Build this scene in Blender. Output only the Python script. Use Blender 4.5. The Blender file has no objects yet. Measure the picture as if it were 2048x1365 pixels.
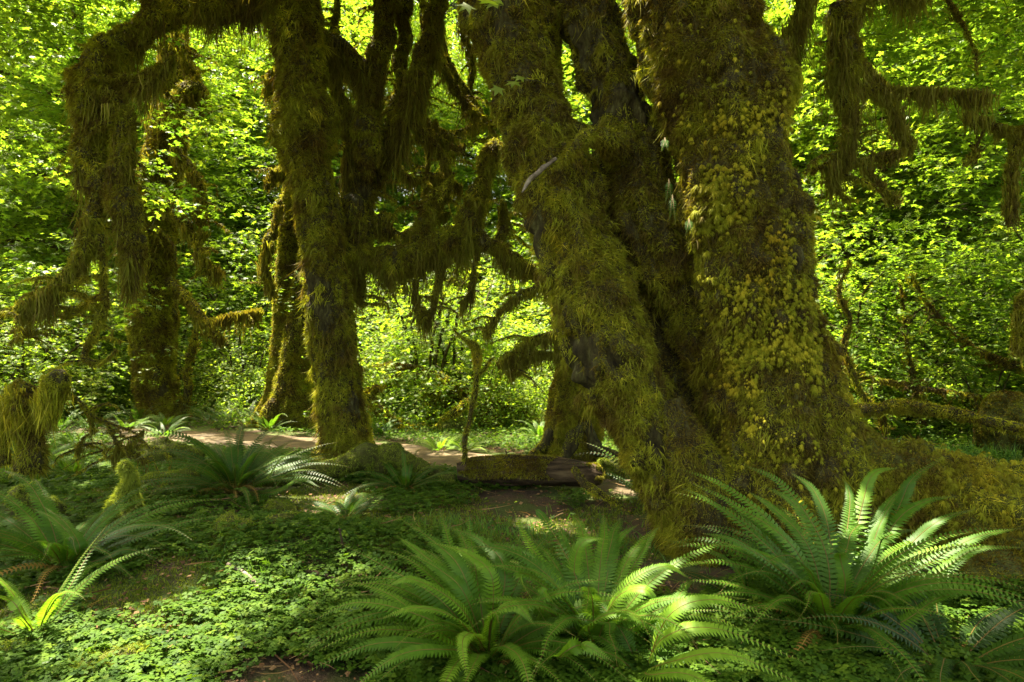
import bpy, math, random
import numpy as np
from mathutils import Vector

# ------------------------------------------------------------------ camera, sky, sun, exposure
SC = bpy.context.scene
COL = SC.collection
F = 1250.0            # focal length in pixels of the 2048 wide frame
CH = 1.55             # eye height
HZ = 700.0            # horizon row
PITCH = math.atan((HZ - 682.5) / F)
cam_d = bpy.data.cameras.new("camera")
cam_d.sensor_width = 36.0
cam_d.lens = F / 2048 * 36.0
cam_d.clip_start = 0.05
cam_d.clip_end = 1000
cam = bpy.data.objects.new("camera", cam_d)
cam.location = (0, 0, CH)
cam.rotation_euler = (math.pi / 2 + PITCH, 0, 0)
COL.objects.link(cam)
SC.camera = cam

SUN = Vector((-0.34, 0.30, 1.08)).normalized()
w = bpy.data.worlds.new("World"); SC.world = w; w.use_nodes = True
nt = w.node_tree
sky = nt.nodes.new("ShaderNodeTexSky"); sky.sky_type = 'NISHITA'; sky.sun_disc = False
sky.sun_elevation = math.asin(SUN.z)
sky.sun_rotation = math.atan2(SUN.x, SUN.y)
sky.dust_density = 5.0; sky.air_density = 0.8; sky.ozone_density = 0.2
hz = nt.nodes.new("ShaderNodeMix"); hz.data_type = 'RGBA'; hz.blend_type = 'MULTIPLY'; hz.inputs[0].default_value = 1.0
hz.inputs[7].default_value = (1.0, 0.90, 0.63, 1)      # a hazy, warm summer sky
nt.links.new(sky.outputs[0], hz.inputs[6]); nt.links.new(hz.outputs[2], nt.nodes["Background"].inputs[0])
nt.nodes["Background"].inputs[1].default_value = 0.15
sd = bpy.data.lights.new("sun", 'SUN'); sd.energy = 5.0; sd.angle = math.radians(0.53); sd.color = (1.0, 0.91, 0.74)
so = bpy.data.objects.new("sun", sd); so.rotation_euler = SUN.to_track_quat('Z', 'Y').to_euler()
so.location = (0, 0, 30); COL.objects.link(so)
SC.view_settings.view_transform = 'Standard'
SC.view_settings.look = 'None'
SC.view_settings.gamma = 1.0
SC.view_settings.exposure = 3.1
SC.cycles.max_bounces = 7
SC.cycles.diffuse_bounces = 4
SC.cycles.transmission_bounces = 5
SC.cycles.glossy_bounces = 2
SC.cycles.caustics_reflective = False
SC.cycles.caustics_refractive = False

RNG = np.random.default_rng(7)

# ------------------------------------------------------------------ numeric helpers
def _hash(ix, iy, iz, seed):
    h = (ix.astype(np.int64) * 374761393 + iy.astype(np.int64) * 668265263 + iz.astype(np.int64) * 2147483647 + seed * 974634777) & 0xFFFFFFFF
    h = ((h ^ (h >> 13)) * 1274126177) & 0xFFFFFFFF
    h = (h ^ (h >> 16)) & 0xFFFFFFFF
    return h.astype(np.float64) / 2147483648.0 - 1.0

def vnoise(p, seed=0):
    p = np.asarray(p, float)
    i = np.floor(p).astype(np.int64); f = p - i
    f = f * f * (3 - 2 * f)
    r = 0
    for dx in (0, 1):
        wx = f[..., 0] if dx else 1 - f[..., 0]
        for dy in (0, 1):
            wy = f[..., 1] if dy else 1 - f[..., 1]
            for dz in (0, 1):
                wz = f[..., 2] if dz else 1 - f[..., 2]
                r = r + wx * wy * wz * _hash(i[..., 0] + dx, i[..., 1] + dy, i[..., 2] + dz, seed)
    return r

def fbm(p, seed=0, octv=3):
    a, s, r = 1.0, 1.0, 0.0
    for k in range(octv):
        r = r + a * vnoise(np.asarray(p) * s, seed + k * 17)
        a *= 0.5; s *= 2.03
    return r

def nrm(v):
    return v / np.maximum(np.linalg.norm(v, axis=-1, keepdims=True), 1e-9)

UP = np.array([0, 0, 1.0])
CP, SP = math.cos(PITCH), math.sin(PITCH)

def W(px, py, Y):
    """point in the place at pixel direction (px, py) and distance Y in front of the eye"""
    x = (px - 1024) / F; v = (682.5 - py) / F
    dy = CP - v * SP; dz = SP + v * CP
    return np.array([x / dy * Y, Y, CH + dz / dy * Y])

def gh(x, y):
    x = np.asarray(x, float); y = np.asarray(y, float)
    z = 0.05 * np.sin(x * 0.9 + 1.3) * np.cos(y * 0.7) + 0.03 * np.sin(x * 2.3 + y * 1.7)
    z = z * np.clip((12 - y) / 6, 0.25, 1)
    z = z + 0.22 * np.exp(-(((x + 1.6) / 1.0) ** 2 + ((y - 4.6) / 0.75) ** 2))     # swell in the left foreground
    z = z + 0.16 * np.exp(-(((x + 3.2) / 1.3) ** 2 + ((y - 6.2) / 0.8) ** 2))
    z = z + 0.05 * np.exp(-(((x - 4.5) / 1.6) ** 2 + ((y - 4.6) / 1.2) ** 2))
    d = pathdist(x, y)
    z = z * np.clip((d - 0.5) / 0.8, 0.12, 1)
    z = z + 0.16 * np.maximum(y - 28, 0) + 0.10 * np.maximum(np.abs(x) - 26, 0)
    return z

PATH = np.array([(-16, 14.5), (-11, 13.2), (-8.5, 12.4), (-6, 11.3), (-4, 10.5), (-2.4, 9.95), (-0.8, 9.0), (0.5, 8.0), (1.6, 7.1), (3.0, 6.7), (5, 6.9), (8, 8.2), (14, 11.0)])
def pathdist(x, y):
    x = np.asarray(x, float); y = np.asarray(y, float)
    best = np.full(np.broadcast(x, y).shape, 99.0)
    for a, b in zip(PATH[:-1], PATH[1:]):
        ab = b - a; L2 = (ab ** 2).sum()
        t = np.clip(((x - a[0]) * ab[0] + (y - a[1]) * ab[1]) / L2, 0, 1)
        d = np.hypot(x - a[0] - t * ab[0], y - a[1] - t * ab[1])
        best = np.minimum(best, d)
    return best

def G(px, py, dz=0.0):
    """ground point under a pixel"""
    v = (682.5 - py) / F
    dy = CP - v * SP; dz_ = SP + v * CP
    Y = CH / (-dz_ / dy)
    p = W(px, py, Y); p[2] = float(gh(p[0], p[1])) + dz
    return p

class MB:
    def __init__(s):
        s.v, s.t, s.c, s.m, s.n = [], [], [], [], 0
    def add(s, v, t, tint=0.5, mat=0):
        v = np.asarray(v, float).reshape(-1, 3); t = np.asarray(t, np.int64).reshape(-1, 3)
        c = np.broadcast_to(np.asarray(tint, float), (len(v),)) if np.ndim(tint) < 1 or len(np.atleast_1d(tint)) != len(v) else np.asarray(tint, float)
        s.v.append(v); s.t.append(t + s.n); s.c.append(c); s.m.append(np.full(len(t), mat, np.int32)); s.n += len(v)
        return s
    def build(s, name, mats, parent=None, link=True):
        V = np.concatenate(s.v); T = np.concatenate(s.t); Cc = np.concatenate(s.c); M = np.concatenate(s.m)
        if parent is not None:
            V = V - np.array(origin_of(parent))
        me = bpy.data.meshes.new(name)
        me.vertices.add(len(V)); me.vertices.foreach_set("co", V.astype(np.float32).ravel())
        me.loops.add(len(T) * 3); me.loops.foreach_set("vertex_index", T.astype(np.int32).ravel())
        me.polygons.add(len(T)); me.polygons.foreach_set("loop_start", (np.arange(len(T)) * 3).astype(np.int32))
        me.polygons.foreach_set("material_index", M)
        me.polygons.foreach_set("use_smooth", np.ones(len(T), bool))
        a = me.attributes.new("tint", 'FLOAT', 'POINT'); a.data.foreach_set("value", Cc.astype(np.float32))
        for m in (mats if isinstance(mats, (list, tuple)) else [mats]):
            me.materials.append(m)
        me.update()
        o = bpy.data.objects.new(name, me)
        if link: COL.objects.link(o)
        if parent is not None: o.parent = parent
        return o

ORG = {}
def origin_of(o):
    return ORG.get(o.name, (0, 0, 0))

def empty(name, loc=(0, 0, 0)):
    o = bpy.data.objects.new(name, None); o.empty_display_size = 0.2
    o.location = tuple(float(q) for q in loc); COL.objects.link(o); ORG[o.name] = tuple(float(q) for q in loc)
    return o

def tag(o, label=None, cat=None, group=None, kind=None):
    if label: o['label'] = label
    if cat: o['category'] = cat
    if group: o['group'] = group
    if kind: o['kind'] = kind
    return o

def clone(root, loc, rz=0.0, s=1.0):
    r = root.copy(); COL.objects.link(r)
    r.location = tuple(float(q) for q in loc); r.rotation_euler = (0, 0, rz); r.scale = (s, s, s)
    for ch in list(root.children):
        c = ch.copy(); COL.objects.link(c); c.parent = r
        for g in list(ch.children):
            d = g.copy(); COL.objects.link(d); d.parent = c
    return r

# ------------------------------------------------------------------ materials
def mat_new(name):
    m = bpy.data.materials.new(name); m.use_nodes = True
    n = m.node_tree; n.nodes.clear()
    return m, n

def ramp(n, fac, stops):
    r = n.nodes.new("ShaderNodeValToRGB"); e = r.color_ramp.elements
    e[0].position = stops[0][0]; e[0].color = (*stops[0][1], 1)
    e[1].position = stops[-1][0]; e[1].color = (*stops[-1][1], 1)
    for p, c in stops[1:-1]:
        k = e.new(p); k.color = (*c, 1)
    n.links.new(fac, r.inputs[0]); return r.outputs[0]

def noise_fac(n, scale, detail=3.0, rough=0.55, vec=None):
    if vec is None:
        vec = n.nodes.new("ShaderNodeNewGeometry").outputs["Position"]
    t = n.nodes.new("ShaderNodeTexNoise"); t.inputs["Scale"].default_value = scale; t.inputs["Detail"].default_value = detail
    t.inputs["Roughness"].default_value = rough
    n.links.new(vec, t.inputs["Vector"]); return t.outputs["Fac"]

def mathn(n, op, a, b=None, clamp=False):
    k = n.nodes.new("ShaderNodeMath"); k.operation = op; k.use_clamp = clamp
    for i, q in enumerate((a, b)):
        if q is None: continue
        if isinstance(q, (int, float)): k.inputs[i].default_value = q
        else: n.links.new(q, k.inputs[i])
    return k.outputs[0]

def leafy(name, stops, trans_gain=1.6, trans=0.45, rough=0.42, spec=0.4, posnoise=0.0, scale=2.0, tr_col=(1.02, 1.0, 0.48), second=None):
    """thin leaf or moss blade: colour by the blade's own tint and by patches in the place"""
    m, n = mat_new(name)
    at = n.nodes.new("ShaderNodeAttribute"); at.attribute_name = "tint"
    f = at.outputs["Fac"]
    if posnoise > 0:
        nf = noise_fac(n, scale, 4)
        nf = mathn(n, 'MULTIPLY_ADD', nf, posnoise * 2.4); n.nodes[-1].inputs[2].default_value = -posnoise * 1.2
        f = mathn(n, 'ADD', f, nf, True)
    c = ramp(n, f, stops)
    if second:
        f2 = ramp(n, noise_fac(n, second[1], 5, 0.65), [(second[2], (0, 0, 0)), (second[3], (1, 1, 1))])
        mm = n.nodes.new("ShaderNodeMix"); mm.data_type = 'RGBA'; mm.blend_type = 'MULTIPLY'
        n.links.new(f2, mm.inputs[0]); n.links.new(c, mm.inputs[6]); mm.inputs[7].default_value = (*second[0], 1)
        c = mm.outputs[2]
    p = n.nodes.new("ShaderNodeBsdfPrincipled"); p.inputs["Roughness"].default_value = rough
    p.inputs["Specular IOR Level"].default_value = spec
    n.links.new(c, p.inputs["Base Color"])
    t = n.nodes.new("ShaderNodeBsdfTranslucent")
    mx = n.nodes.new("ShaderNodeVectorMath"); mx.operation = 'MULTIPLY'
    n.links.new(c, mx.inputs[0]); mx.inputs[1].default_value = tuple(trans_gain * q for q in tr_col)
    n.links.new(mx.outputs[0], t.inputs["Color"])
    s = n.nodes.new("ShaderNodeMixShader"); s.inputs[0].default_value = trans
    n.links.new(p.outputs[0], s.inputs[1]); n.links.new(t.outputs[0], s.inputs[2])
    o = n.nodes.new("ShaderNodeOutputMaterial"); n.links.new(s.outputs[0], o.inputs[0])
    return m

def solid(name, stops, scale=6.0, rough=0.9, bump=0.3, bscale=30.0, stretch=None, detail=6.0):
    m, n = mat_new(name)
    vec = n.nodes.new("ShaderNodeNewGeometry").outputs["Position"]
    if stretch:
        mp = n.nodes.new("ShaderNodeMapping"); mp.inputs["Scale"].default_value = stretch
        n.links.new(vec, mp.inputs[0]); vec = mp.outputs[0]
    nf = noise_fac(n, scale, detail, 0.6, vec)
    c = ramp(n, nf, stops)
    p = n.nodes.new("ShaderNodeBsdfPrincipled"); p.inputs["Roughness"].default_value = rough
    p.inputs["Specular IOR Level"].default_value = 0.2
    n.links.new(c, p.inputs["Base Color"])
    b = n.nodes.new("ShaderNodeBump"); b.inputs["Strength"].default_value = bump; b.inputs["Distance"].default_value = 0.03
    n.links.new(noise_fac(n, bscale, 5, 0.6, vec), b.inputs["Height"]); n.links.new(b.outputs[0], p.inputs["Normal"])
    o = n.nodes.new("ShaderNodeOutputMaterial"); n.links.new(p.outputs[0], o.inputs[0])
    return m

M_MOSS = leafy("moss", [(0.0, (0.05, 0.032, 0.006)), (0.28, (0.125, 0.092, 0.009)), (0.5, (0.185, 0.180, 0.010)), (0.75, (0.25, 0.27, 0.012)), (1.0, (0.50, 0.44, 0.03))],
               1.3, 0.35, 0.75, 0.2, posnoise=0.55, scale=2.6, second=((0.88, 0.74, 0.6), 1.7, 0.50, 0.66))
M_MOSS_BRIGHT = leafy("bright_moss", [(0.0, (0.06, 0.075, 0.008)), (0.5, (0.13, 0.17, 0.012)), (1.0, (0.25, 0.29, 0.03))], 1.4, 0.4, 0.75, 0.2, posnoise=0.3, scale=3.0)
M_CURTAIN = leafy("hanging_moss", [(0.0, (0.05, 0.032, 0.008)), (0.4, (0.13, 0.108, 0.013)), (0.75, (0.19, 0.20, 0.018)), (1.0, (0.33, 0.26, 0.06))], 1.3, 0.4, 0.8, 0.15, posnoise=0.35, scale=1.2)
M_BARK = solid("mossy_bark", [(0.3, (0.010, 0.007, 0.003)), (0.5, (0.034, 0.027, 0.007)), (0.62, (0.060, 0.055, 0.014)), (0.78, (0.13, 0.12, 0.06))], 14.0, 0.95, 1.0, 30.0, (1.6, 1.6, 0.45))
M_MOSSBED = solid("moss_bed", [(0.3, (0.025, 0.022, 0.006)), (0.5, (0.055, 0.058, 0.008)), (0.7, (0.09, 0.10, 0.011))], 12.0, 0.95, 1.0, 40.0)
M_WOOD = solid("rotting_wood", [(0.3, (0.012, 0.007, 0.004)), (0.5, (0.05, 0.032, 0.015)), (0.75, (0.13, 0.09, 0.045))], 5.0, 0.9, 0.9, 18.0, (0.5, 4, 4))
M_STICK = solid("bare_stick", [(0.3, (0.05, 0.035, 0.02)), (0.5, (0.14, 0.11, 0.08)), (0.7, (0.25, 0.21, 0.16))], 10.0, 0.8, 0.3)
M_GROUND = solid("forest_floor", [(0.30, (0.022, 0.014, 0.008)), (0.44, (0.055, 0.034, 0.018)), (0.52, (0.045, 0.055, 0.010)), (0.70, (0.055, 0.085, 0.014))], 1.7, 0.95, 0.9, 35.0)
M_PATH = solid("packed_earth", [(0.3, (0.03, 0.021, 0.011)), (0.5, (0.07, 0.051, 0.026)), (0.62, (0.105, 0.078, 0.04)), (0.8, (0.15, 0.115, 0.065))], 3.0, 0.95, 0.4, 45.0)
M_LITTER = leafy("leaf_litter", [(0.0, (0.05, 0.022, 0.01)), (0.5, (0.15, 0.075, 0.03)), (1.0, (0.32, 0.2, 0.09))], 1.0, 0.2, 0.8, 0.2)
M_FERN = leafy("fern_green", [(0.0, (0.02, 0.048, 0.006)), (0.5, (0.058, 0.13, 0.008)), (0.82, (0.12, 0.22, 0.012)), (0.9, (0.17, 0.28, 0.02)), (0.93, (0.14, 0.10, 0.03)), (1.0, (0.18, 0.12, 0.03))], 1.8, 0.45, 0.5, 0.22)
M_FERN_DRY = leafy("dry_fern", [(0.0, (0.12, 0.05, 0.015)), (0.5, (0.27, 0.15, 0.035)), (1.0, (0.38, 0.27, 0.05))], 1.1, 0.35, 0.7, 0.2)
M_SORREL = leafy("wood_sorrel", [(0.0, (0.02, 0.05, 0.005)), (0.5, (0.054, 0.108, 0.008)), (1.0, (0.11, 0.165, 0.012))], 1.7, 0.4, 0.6, 0.1, posnoise=0.15)
M_GRASS = leafy("grass", [(0.0, (0.035, 0.09, 0.012)), (0.5, (0.065, 0.15, 0.016)), (1.0, (0.13, 0.22, 0.03))], 1.7, 0.45, 0.5, 0.3)
M_MAPLE = leafy("maple_leaf", [(0.0, (0.042, 0.092, 0.009)), (0.5, (0.090, 0.156, 0.013)), (0.85, (0.135, 0.195, 0.016)), (1.0, (0.18, 0.22, 0.02))], 2.15, 0.58, 0.5, 0.25, posnoise=0.2, scale=0.5)
M_CONIFER = leafy("conifer_needles", [(0.0, (0.022, 0.05, 0.016)), (0.5, (0.04, 0.08, 0.025)), (1.0, (0.08, 0.13, 0.04))], 1.3, 0.25, 0.6, 0.3)

# ------------------------------------------------------------------ shapes
def catmull(c, n):
    c = np.asarray(c, float)
    P = np.vstack([2 * c[0] - c[1], c, 2 * c[-1] - c[-2]])
    k = len(c) - 1
    u = np.linspace(0, k, n); i = np.minimum(u.astype(int), k - 1); t = (u - i)[:, None]
    a, b, d, e = P[i], P[i + 1], P[i + 2], P[i + 3]
    return 0.5 * (2 * b + (d - a) * t + (2 * a - 5 * b + 4 * d - e) * t ** 2 + (3 * b - a - 3 * d + e) * t ** 3)

class Sweep:
    def __init__(s, cps, step=0.06, ring=28, lump=0.10, ridge=0.06, seed=0, minr=0.002, wob=None, knob=0.0):
        cps = np.asarray(cps, float)
        L = np.linalg.norm(np.diff(cps[:, :3], axis=0), axis=1).sum()
        n = max(6, int(L / step))
        c = catmull(cps, n)
        if wob is None: wob = 0.45 if cps[:, 3].max() < 0.26 else 0.0
        s.C = c[:, :3]; s.r = np.maximum(c[:, 3], minr)
        if wob:
            e = np.minimum(np.arange(n), 6)[:, None] / 6.0
            s.C = s.C + np.stack([fbm(s.C * 4.0 + 11 * k, seed + k, 3) for k in range(3)], -1) * (np.minimum(s.r * wob, 0.05) + 0.008)[:, None] * e
            s.r = s.r * (1 + 0.28 * fbm(s.C * 5.0 + 50, seed, 2))
        T = nrm(np.gradient(s.C, axis=0)); s.T = T
        N = np.zeros_like(T); ref = np.array([0.0, -1, 0]) if abs(T[0][1]) < 0.9 else np.array([1.0, 0, 0])
        N[0] = nrm(ref - T[0] * (ref @ T[0]))
        for i in range(1, n):
            v = N[i - 1] - T[i] * (N[i - 1] @ T[i]); N[i] = v / max(np.linalg.norm(v), 1e-6)
        B = np.cross(T, N)
        th = np.linspace(0, 2 * np.pi, ring, endpoint=False)
        ct, st = np.cos(th), np.sin(th)
        D = ct[None, :, None] * N[:, None, :] + st[None, :, None] * B[:, None, :]
        sl = np.linspace(0, L, n)
        q = np.stack([np.broadcast_to(ct * 1.7, (n, ring)), np.broadcast_to(st * 1.7, (n, ring)), np.broadcast_to(sl[:, None] * 0.55, (n, ring))], -1)
        dis = ridge * fbm(q * 2.0 + seed * 3.7, seed, 3)
        base = s.C[:, None, :] + D * s.r[:, None, None]
        dis = dis + lump * fbm(base * 2.6 + seed, seed + 5, 3)
        rr = s.r[:, None] * (1 + dis)
        if knob: rr = rr + knob * (np.abs(fbm(base * np.array([7.0, 7.0, 4.5]), seed + 9, 2)) * 1.4 - 0.5)
        s.V = s.C[:, None, :] + D * rr[..., None]
        s.n, s.ring, s.L = n, ring, L
        du = np.gradient(s.V, axis=0); dv = np.roll(s.V, -1, 1) - np.roll(s.V, 1, 1)
        nn = nrm(np.cross(dv, du)); sgn = np.sign((nn * D).sum(-1, keepdims=True)); sgn[sgn == 0] = 1
        s.N = nn * sgn
    def area(s):
        return float((2 * np.pi * s.r).mean() * s.L)
    def mesh(s, mb, tint=0.5, mat=0):
        n, R = s.n, s.ring
        i = np.arange(n - 1)[:, None]; j = np.arange(R)[None, :]; k = (j + 1) % R
        a = i * R + j; b = i * R + k; c = (i + 1) * R + k; d = (i + 1) * R + j
        t = np.concatenate([np.stack([a, d, b], -1).reshape(-1, 3), np.stack([b, d, c], -1).reshape(-1, 3)])
        V = np.concatenate([s.V.reshape(-1, 3), s.C[:1], s.C[-1:]])
        z0 = n * R; jj = np.arange(R); kk = (jj + 1) % R
        t = np.concatenate([t, np.stack([np.full(R, z0), jj, kk], -1), np.stack([np.full(R, z0 + 1), (n - 1) * R + kk, (n - 1) * R + jj], -1)])
        mb.add(V, t, tint, mat)
    def sample(s, N, rng, face=0.3):
        """random surface points; fewer on the side away from the viewpoint"""
        m = int(N * 2.2)
        pr = np.cumsum(s.r[:-1]); u = np.searchsorted(pr, rng.random(m) * pr[-1]).clip(0, s.n - 2)
        fu = rng.random(m)[:, None]; v = rng.random(m) * s.ring; j = v.astype(int); fv = (v - j)[:, None]; k = (j + 1) % s.ring
        def lerp(A):
            return (A[u, j] * (1 - fv) + A[u, k] * fv) * (1 - fu) + (A[u + 1, j] * (1 - fv) + A[u + 1, k] * fv) * fu
        P = lerp(s.V); Nn = nrm(lerp(s.N))
        vd = nrm(np.array([0, 0, CH]) - P)
        keep = ((Nn * vd).sum(1) > -0.25) | (rng.random(m) < face)
        P, Nn, u = P[keep][:N], Nn[keep][:N], u[keep][:N]
        return P, Nn, s.r[u]

def ribbons(mb, o, d, L, droop, wd, tint, rng, segs=2, mat=0, curl=0.0):
    """N tapering blades: start o, direction d, length L, drooping towards the ground"""
    o = np.asarray(o, float); N = len(o)
    if N == 0: return
    L = np.broadcast_to(L, (N,))[:, None]; droop = np.broadcast_to(droop, (N,))[:, None]; wd = np.broadcast_to(wd, (N,))[:, None]
    side = nrm(np.cross(d, nrm(rng.normal(size=(N, 3)))))
    cv = rng.normal(size=(N, 3)) * curl
    pts = []
    for k in range(segs + 1):
        t = k / segs
        pts.append(o + (d * t + cv * t * t) * L - UP * (L * droop * t * t))
    V = []
    for k in range(segs):
        ww = wd * (1 - (k / segs) ** 1.5 * 0.8)
        V += [pts[k] - side * ww, pts[k] + side * ww]
    V.append(pts[segs])
    V = np.stack(V, 1); K = V.shape[1]
    tri = []
    for k in range(segs - 1):
        a = 2 * k; tri += [(a, a + 1, a + 3), (a, a + 3, a + 2)]
    a = 2 * (segs - 1); tri.append((a, a + 1, a + 2))
    tri = np.array(tri)[None] + (np.arange(N) * K)[:, None, None]
    c = np.repeat(np.broadcast_to(tint, (N,)), K)
    mb.add(V.reshape(-1, 3), tri.reshape(-1, 3), c, mat)

def moss_on(mb, sw, dens, length, px, rng, tint=(0.5, 0.14), mat=1, bare=-1.0, shag=0.6, gap_scale=2.4, face=0.3):
    """fringe of moss blades over a swept surface"""
    N = int(sw.area() * dens * 1.9)
    if N < 5: return
    K = 5
    P, Nn, r = sw.sample(max(2, N // K), rng, face)
    g = fbm(P * np.array([1, 1, 0.55]) * gap_scale, 31, 3)
    keep = g > bare + 0.25 * rng.random(len(P))
    P, Nn, g = P[keep], Nn[keep], g[keep]
    n = len(P)
    if n == 0: return
    clump = vnoise(P * 9.0, 77)
    dp = nrm(Nn * 0.8 + rng.normal(size=(n, 3)) * 0.35 + np.array([0, 0, -0.3]) * shag)
    Lp = 0.62 * length * (0.5 + 0.9 * rng.random(n)) * np.clip(1 + 0.5 * g + 0.5 * clump, 0.4, 1.7)
    tp = tint[0] + 0.18 * clump + rng.normal(size=n) * tint[1]
    P, Nn, dp, Lp, tp = (np.repeat(q, K, 0) for q in (P, Nn, dp, Lp, tp))
    n = len(P)
    d = nrm(dp + rng.normal(size=(n, 3)) * 0.65)
    dist = np.linalg.norm(P - np.array([0, 0, CH]), axis=1)
    wd = px * dist / 625.0
    t = np.clip(tp + rng.normal(size=n) * 0.07, 0, 1)
    ribbons(mb, P - Nn * 0.004 + rng.normal(size=P.shape) * 0.006, d, Lp * (0.45 + 0.55 * rng.random(n)), shag, wd, t, rng, 2, mat, 0.5)

def drapes_on(mb, sw, n, length, rng, mat=1, tint=0.5, K=46, spread=0.07, px=0.4):
    """shaggy mats: bunches of strands combed down over the trunk from one point"""
    P, Nn, r = sw.sample(n, rng, 0.15); n = len(P)
    if n == 0: return
    L = length * (0.35 + 1.0 * rng.random(n) ** 1.5); tn = tint + 0.2 * rng.normal(size=n) * 0.8
    tg = nrm(np.cross(Nn, UP) + 1e-6)
    o = np.repeat(P + Nn * 0.015, K, 0); nn = np.repeat(Nn, K, 0); tt = np.repeat(tg, K, 0); LL = np.repeat(L, K)
    w = rng.normal(size=(len(o), 1)) * spread; v = rng.normal(size=(len(o), 1)) * spread * 0.35
    o = o + tt * w + UP * v - UP * np.abs(w) * 0.5
    d = nrm(nn * (0.30 + 0.25 * rng.random((len(o), 1))) - UP * 1.0 - tt * w / np.maximum(LL, 0.05)[:, None] * 0.6 + rng.normal(size=o.shape) * 0.14)
    dist = np.linalg.norm(o - np.array([0, 0, CH]), axis=1)
    ribbons(mb, o, d, LL * (0.4 + 0.6 * rng.random(len(o))), 0.15, px * dist / 625.0, np.clip(np.repeat(tn, K) + rng.normal(size=len(o)) * 0.07, 0, 1), rng, 3, mat, 0.38)

def tufts_on(mb, sw, n, size, rng, sel=None, mat=1, tint=0.8, K=70):
    """rounded clubs of moss, each a burst of short blades"""
    P, Nn, r = sw.sample(n, rng, 0.0)
    if sel is not None:
        k = sel(P); P, Nn = P[k], Nn[k]
    n = len(P)
    if n == 0: return
    s = size * (0.45 + 1.2 * rng.random(n) ** 1.7)
    C = P + Nn * (s * 0.9 + 0.012)[:, None]
    o = np.repeat(C, K, 0); nn = np.repeat(Nn, K, 0); ss = np.repeat(s, K)
    dr = nrm(rng.normal(size=(len(o), 3)) + nn * 0.9 + np.array([0, 0, 0.25]))
    tt = np.clip(np.repeat(tint + rng.normal(size=n) * 0.10, K) + rng.normal(size=len(o)) * 0.06, 0, 1)
    dist = np.linalg.norm(o - np.array([0, 0, CH]), axis=1)
    ribbons(mb, o - dr * (ss * 0.15)[:, None], dr, ss * (0.7 + 0.4 * rng.random(len(ss))), 0.8, 0.27 * dist / 625.0, tt, rng, 2, mat)

def curtain(mb, sw, n, maxlen, rng, lo=0.0, hi=1.0, per=26, spread=0.05, px=0.5, mat=0, tint=0.4, minlen=0.25):
    """tongues of hanging moss under a limb"""
    for _ in range(n):
        u = lo + (hi - lo) * rng.random(); i = int(u * (sw.n - 1))
        c = sw.C[i]; r = sw.r[i]
        a = rng.normal(size=2); a = a / np.linalg.norm(a) * r * (0.3 + 0.7 * rng.random())
        b = c + np.array([a[0], a[1], -r * 0.15 * rng.random()])
        L = maxlen * (minlen + (1 - minlen) * rng.random() ** 1.6) * (0.75 + 0.5 * vnoise(c * 3.0, 9))
        L = max(L, 0.05)
        k = max(6, int(per * (0.5 + rng.random())))
        o = b + rng.normal(size=(k, 3)) * np.array([spread, spread, 0.02])
        Ls = L * (0.35 + 0.65 * rng.random(k))
        conv = (b - o) * np.array([0.75, 0.75, 0])
        d = np.tile(np.array([0, 0, -1.0]), (k, 1)) + conv / L * 0.9 + rng.normal(size=(k, 3)) * 0.05
        dist = np.linalg.norm(b - np.array([0, 0, CH]))
        tt = np.clip(tint + rng.normal() * 0.15 + rng.normal(size=k) * 0.1, 0, 1)
        ribbons(mb, o, d, Ls, 0.05, px * dist / 625.0, tt, rng, 4, mat, 0.24)

def pix(*cps):
    """control points given as (pixel x, pixel y, distance, half width in pixels)"""
    return [(*W(x, y, Y), max(h / F * Y - 0.03, h / F * Y * 0.6)) for x, y, Y, h in cps]

def twigs_of(sw, n, rng):
    out = []
    for _ in range(n):
        i = int((0.15 + 0.85 * rng.random()) * (sw.n - 1)); p = sw.C[i]; a = rng.random() * 6.28
        L = 0.18 + 0.55 * rng.random() ** 1.5; d = np.array([math.cos(a), 0.6 * math.sin(a), -0.35 + 0.7 * rng.random()])
        q = [p, p + d * L * 0.4, p + d * L * 0.75 + UP * (-0.10 * L), p + d * L + UP * (-0.3 * L) + rng.normal(size=3) * 0.05]
        out.append(Sweep([(*q[0], 0.013), (*q[1], 0.010), (*q[2], 0.006), (*q[3], 0.002)], 0.03, 6, 0.3, 0.05, int(rng.integers(999)), wob=2.0))
    return out

def mossy(name, parent, sweeps, dens=7000, length=0.05, px=0.42, tint=(0.5, 0.14), rng=None, mats=None, bare=-1.0, extra=None, shag=0.6):
    mb = MB()
    if name in ("limb", "fallen_bough", "branch_wood"):
        sweeps = list(sweeps)
        for s in list(sweeps): sweeps += twigs_of(s, int(3 + s.L * 4), rng)
    for s in sweeps:
        s.mesh(mb, 0.5, 0); moss_on(mb, s, dens, length, px, rng or RNG, tint, 1, bare, shag)
    if extra: extra(mb)
    return mb.build(name, mats or [M_BARK, M_MOSS], parent)

# leaf templates: local y is forward, z up
def lobed(tips, notch, base=0.1):
    out = []
    seq = []
    for a, r in tips: seq.append((a, r))
    for a, r in notch: seq.append((a, r))
    seq.append((180, base))
    seq.sort(key=lambda q: q[0] % 360)
    c = (0, 0.42, 0)
    vs = [c]
    for a, r in seq:
        x = math.sin(math.radians(a)) * r; y = 0.42 + math.cos(math.radians(a)) * r * (0.62 if abs(a) < 90 else 0.8)
        vs.append((x * 0.85, y, -0.12 * r * r))
    n = len(seq)
    tr = [(0, 1 + (k + 1) % n, 1 + k) for k in range(n)]
    return np.array(vs), np.array(tr)
LEAF5 = lobed([(0, 0.95), (48, 0.85), (-48, 0.85), (105, 0.55), (-105, 0.55)], [(24, 0.42), (-24, 0.42), (78, 0.34), (-78, 0.34)])
LEAF3 = lobed([(0, 0.95), (60, 0.8), (-60, 0.8)], [(30, 0.42), (-30, 0.42)])
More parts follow.
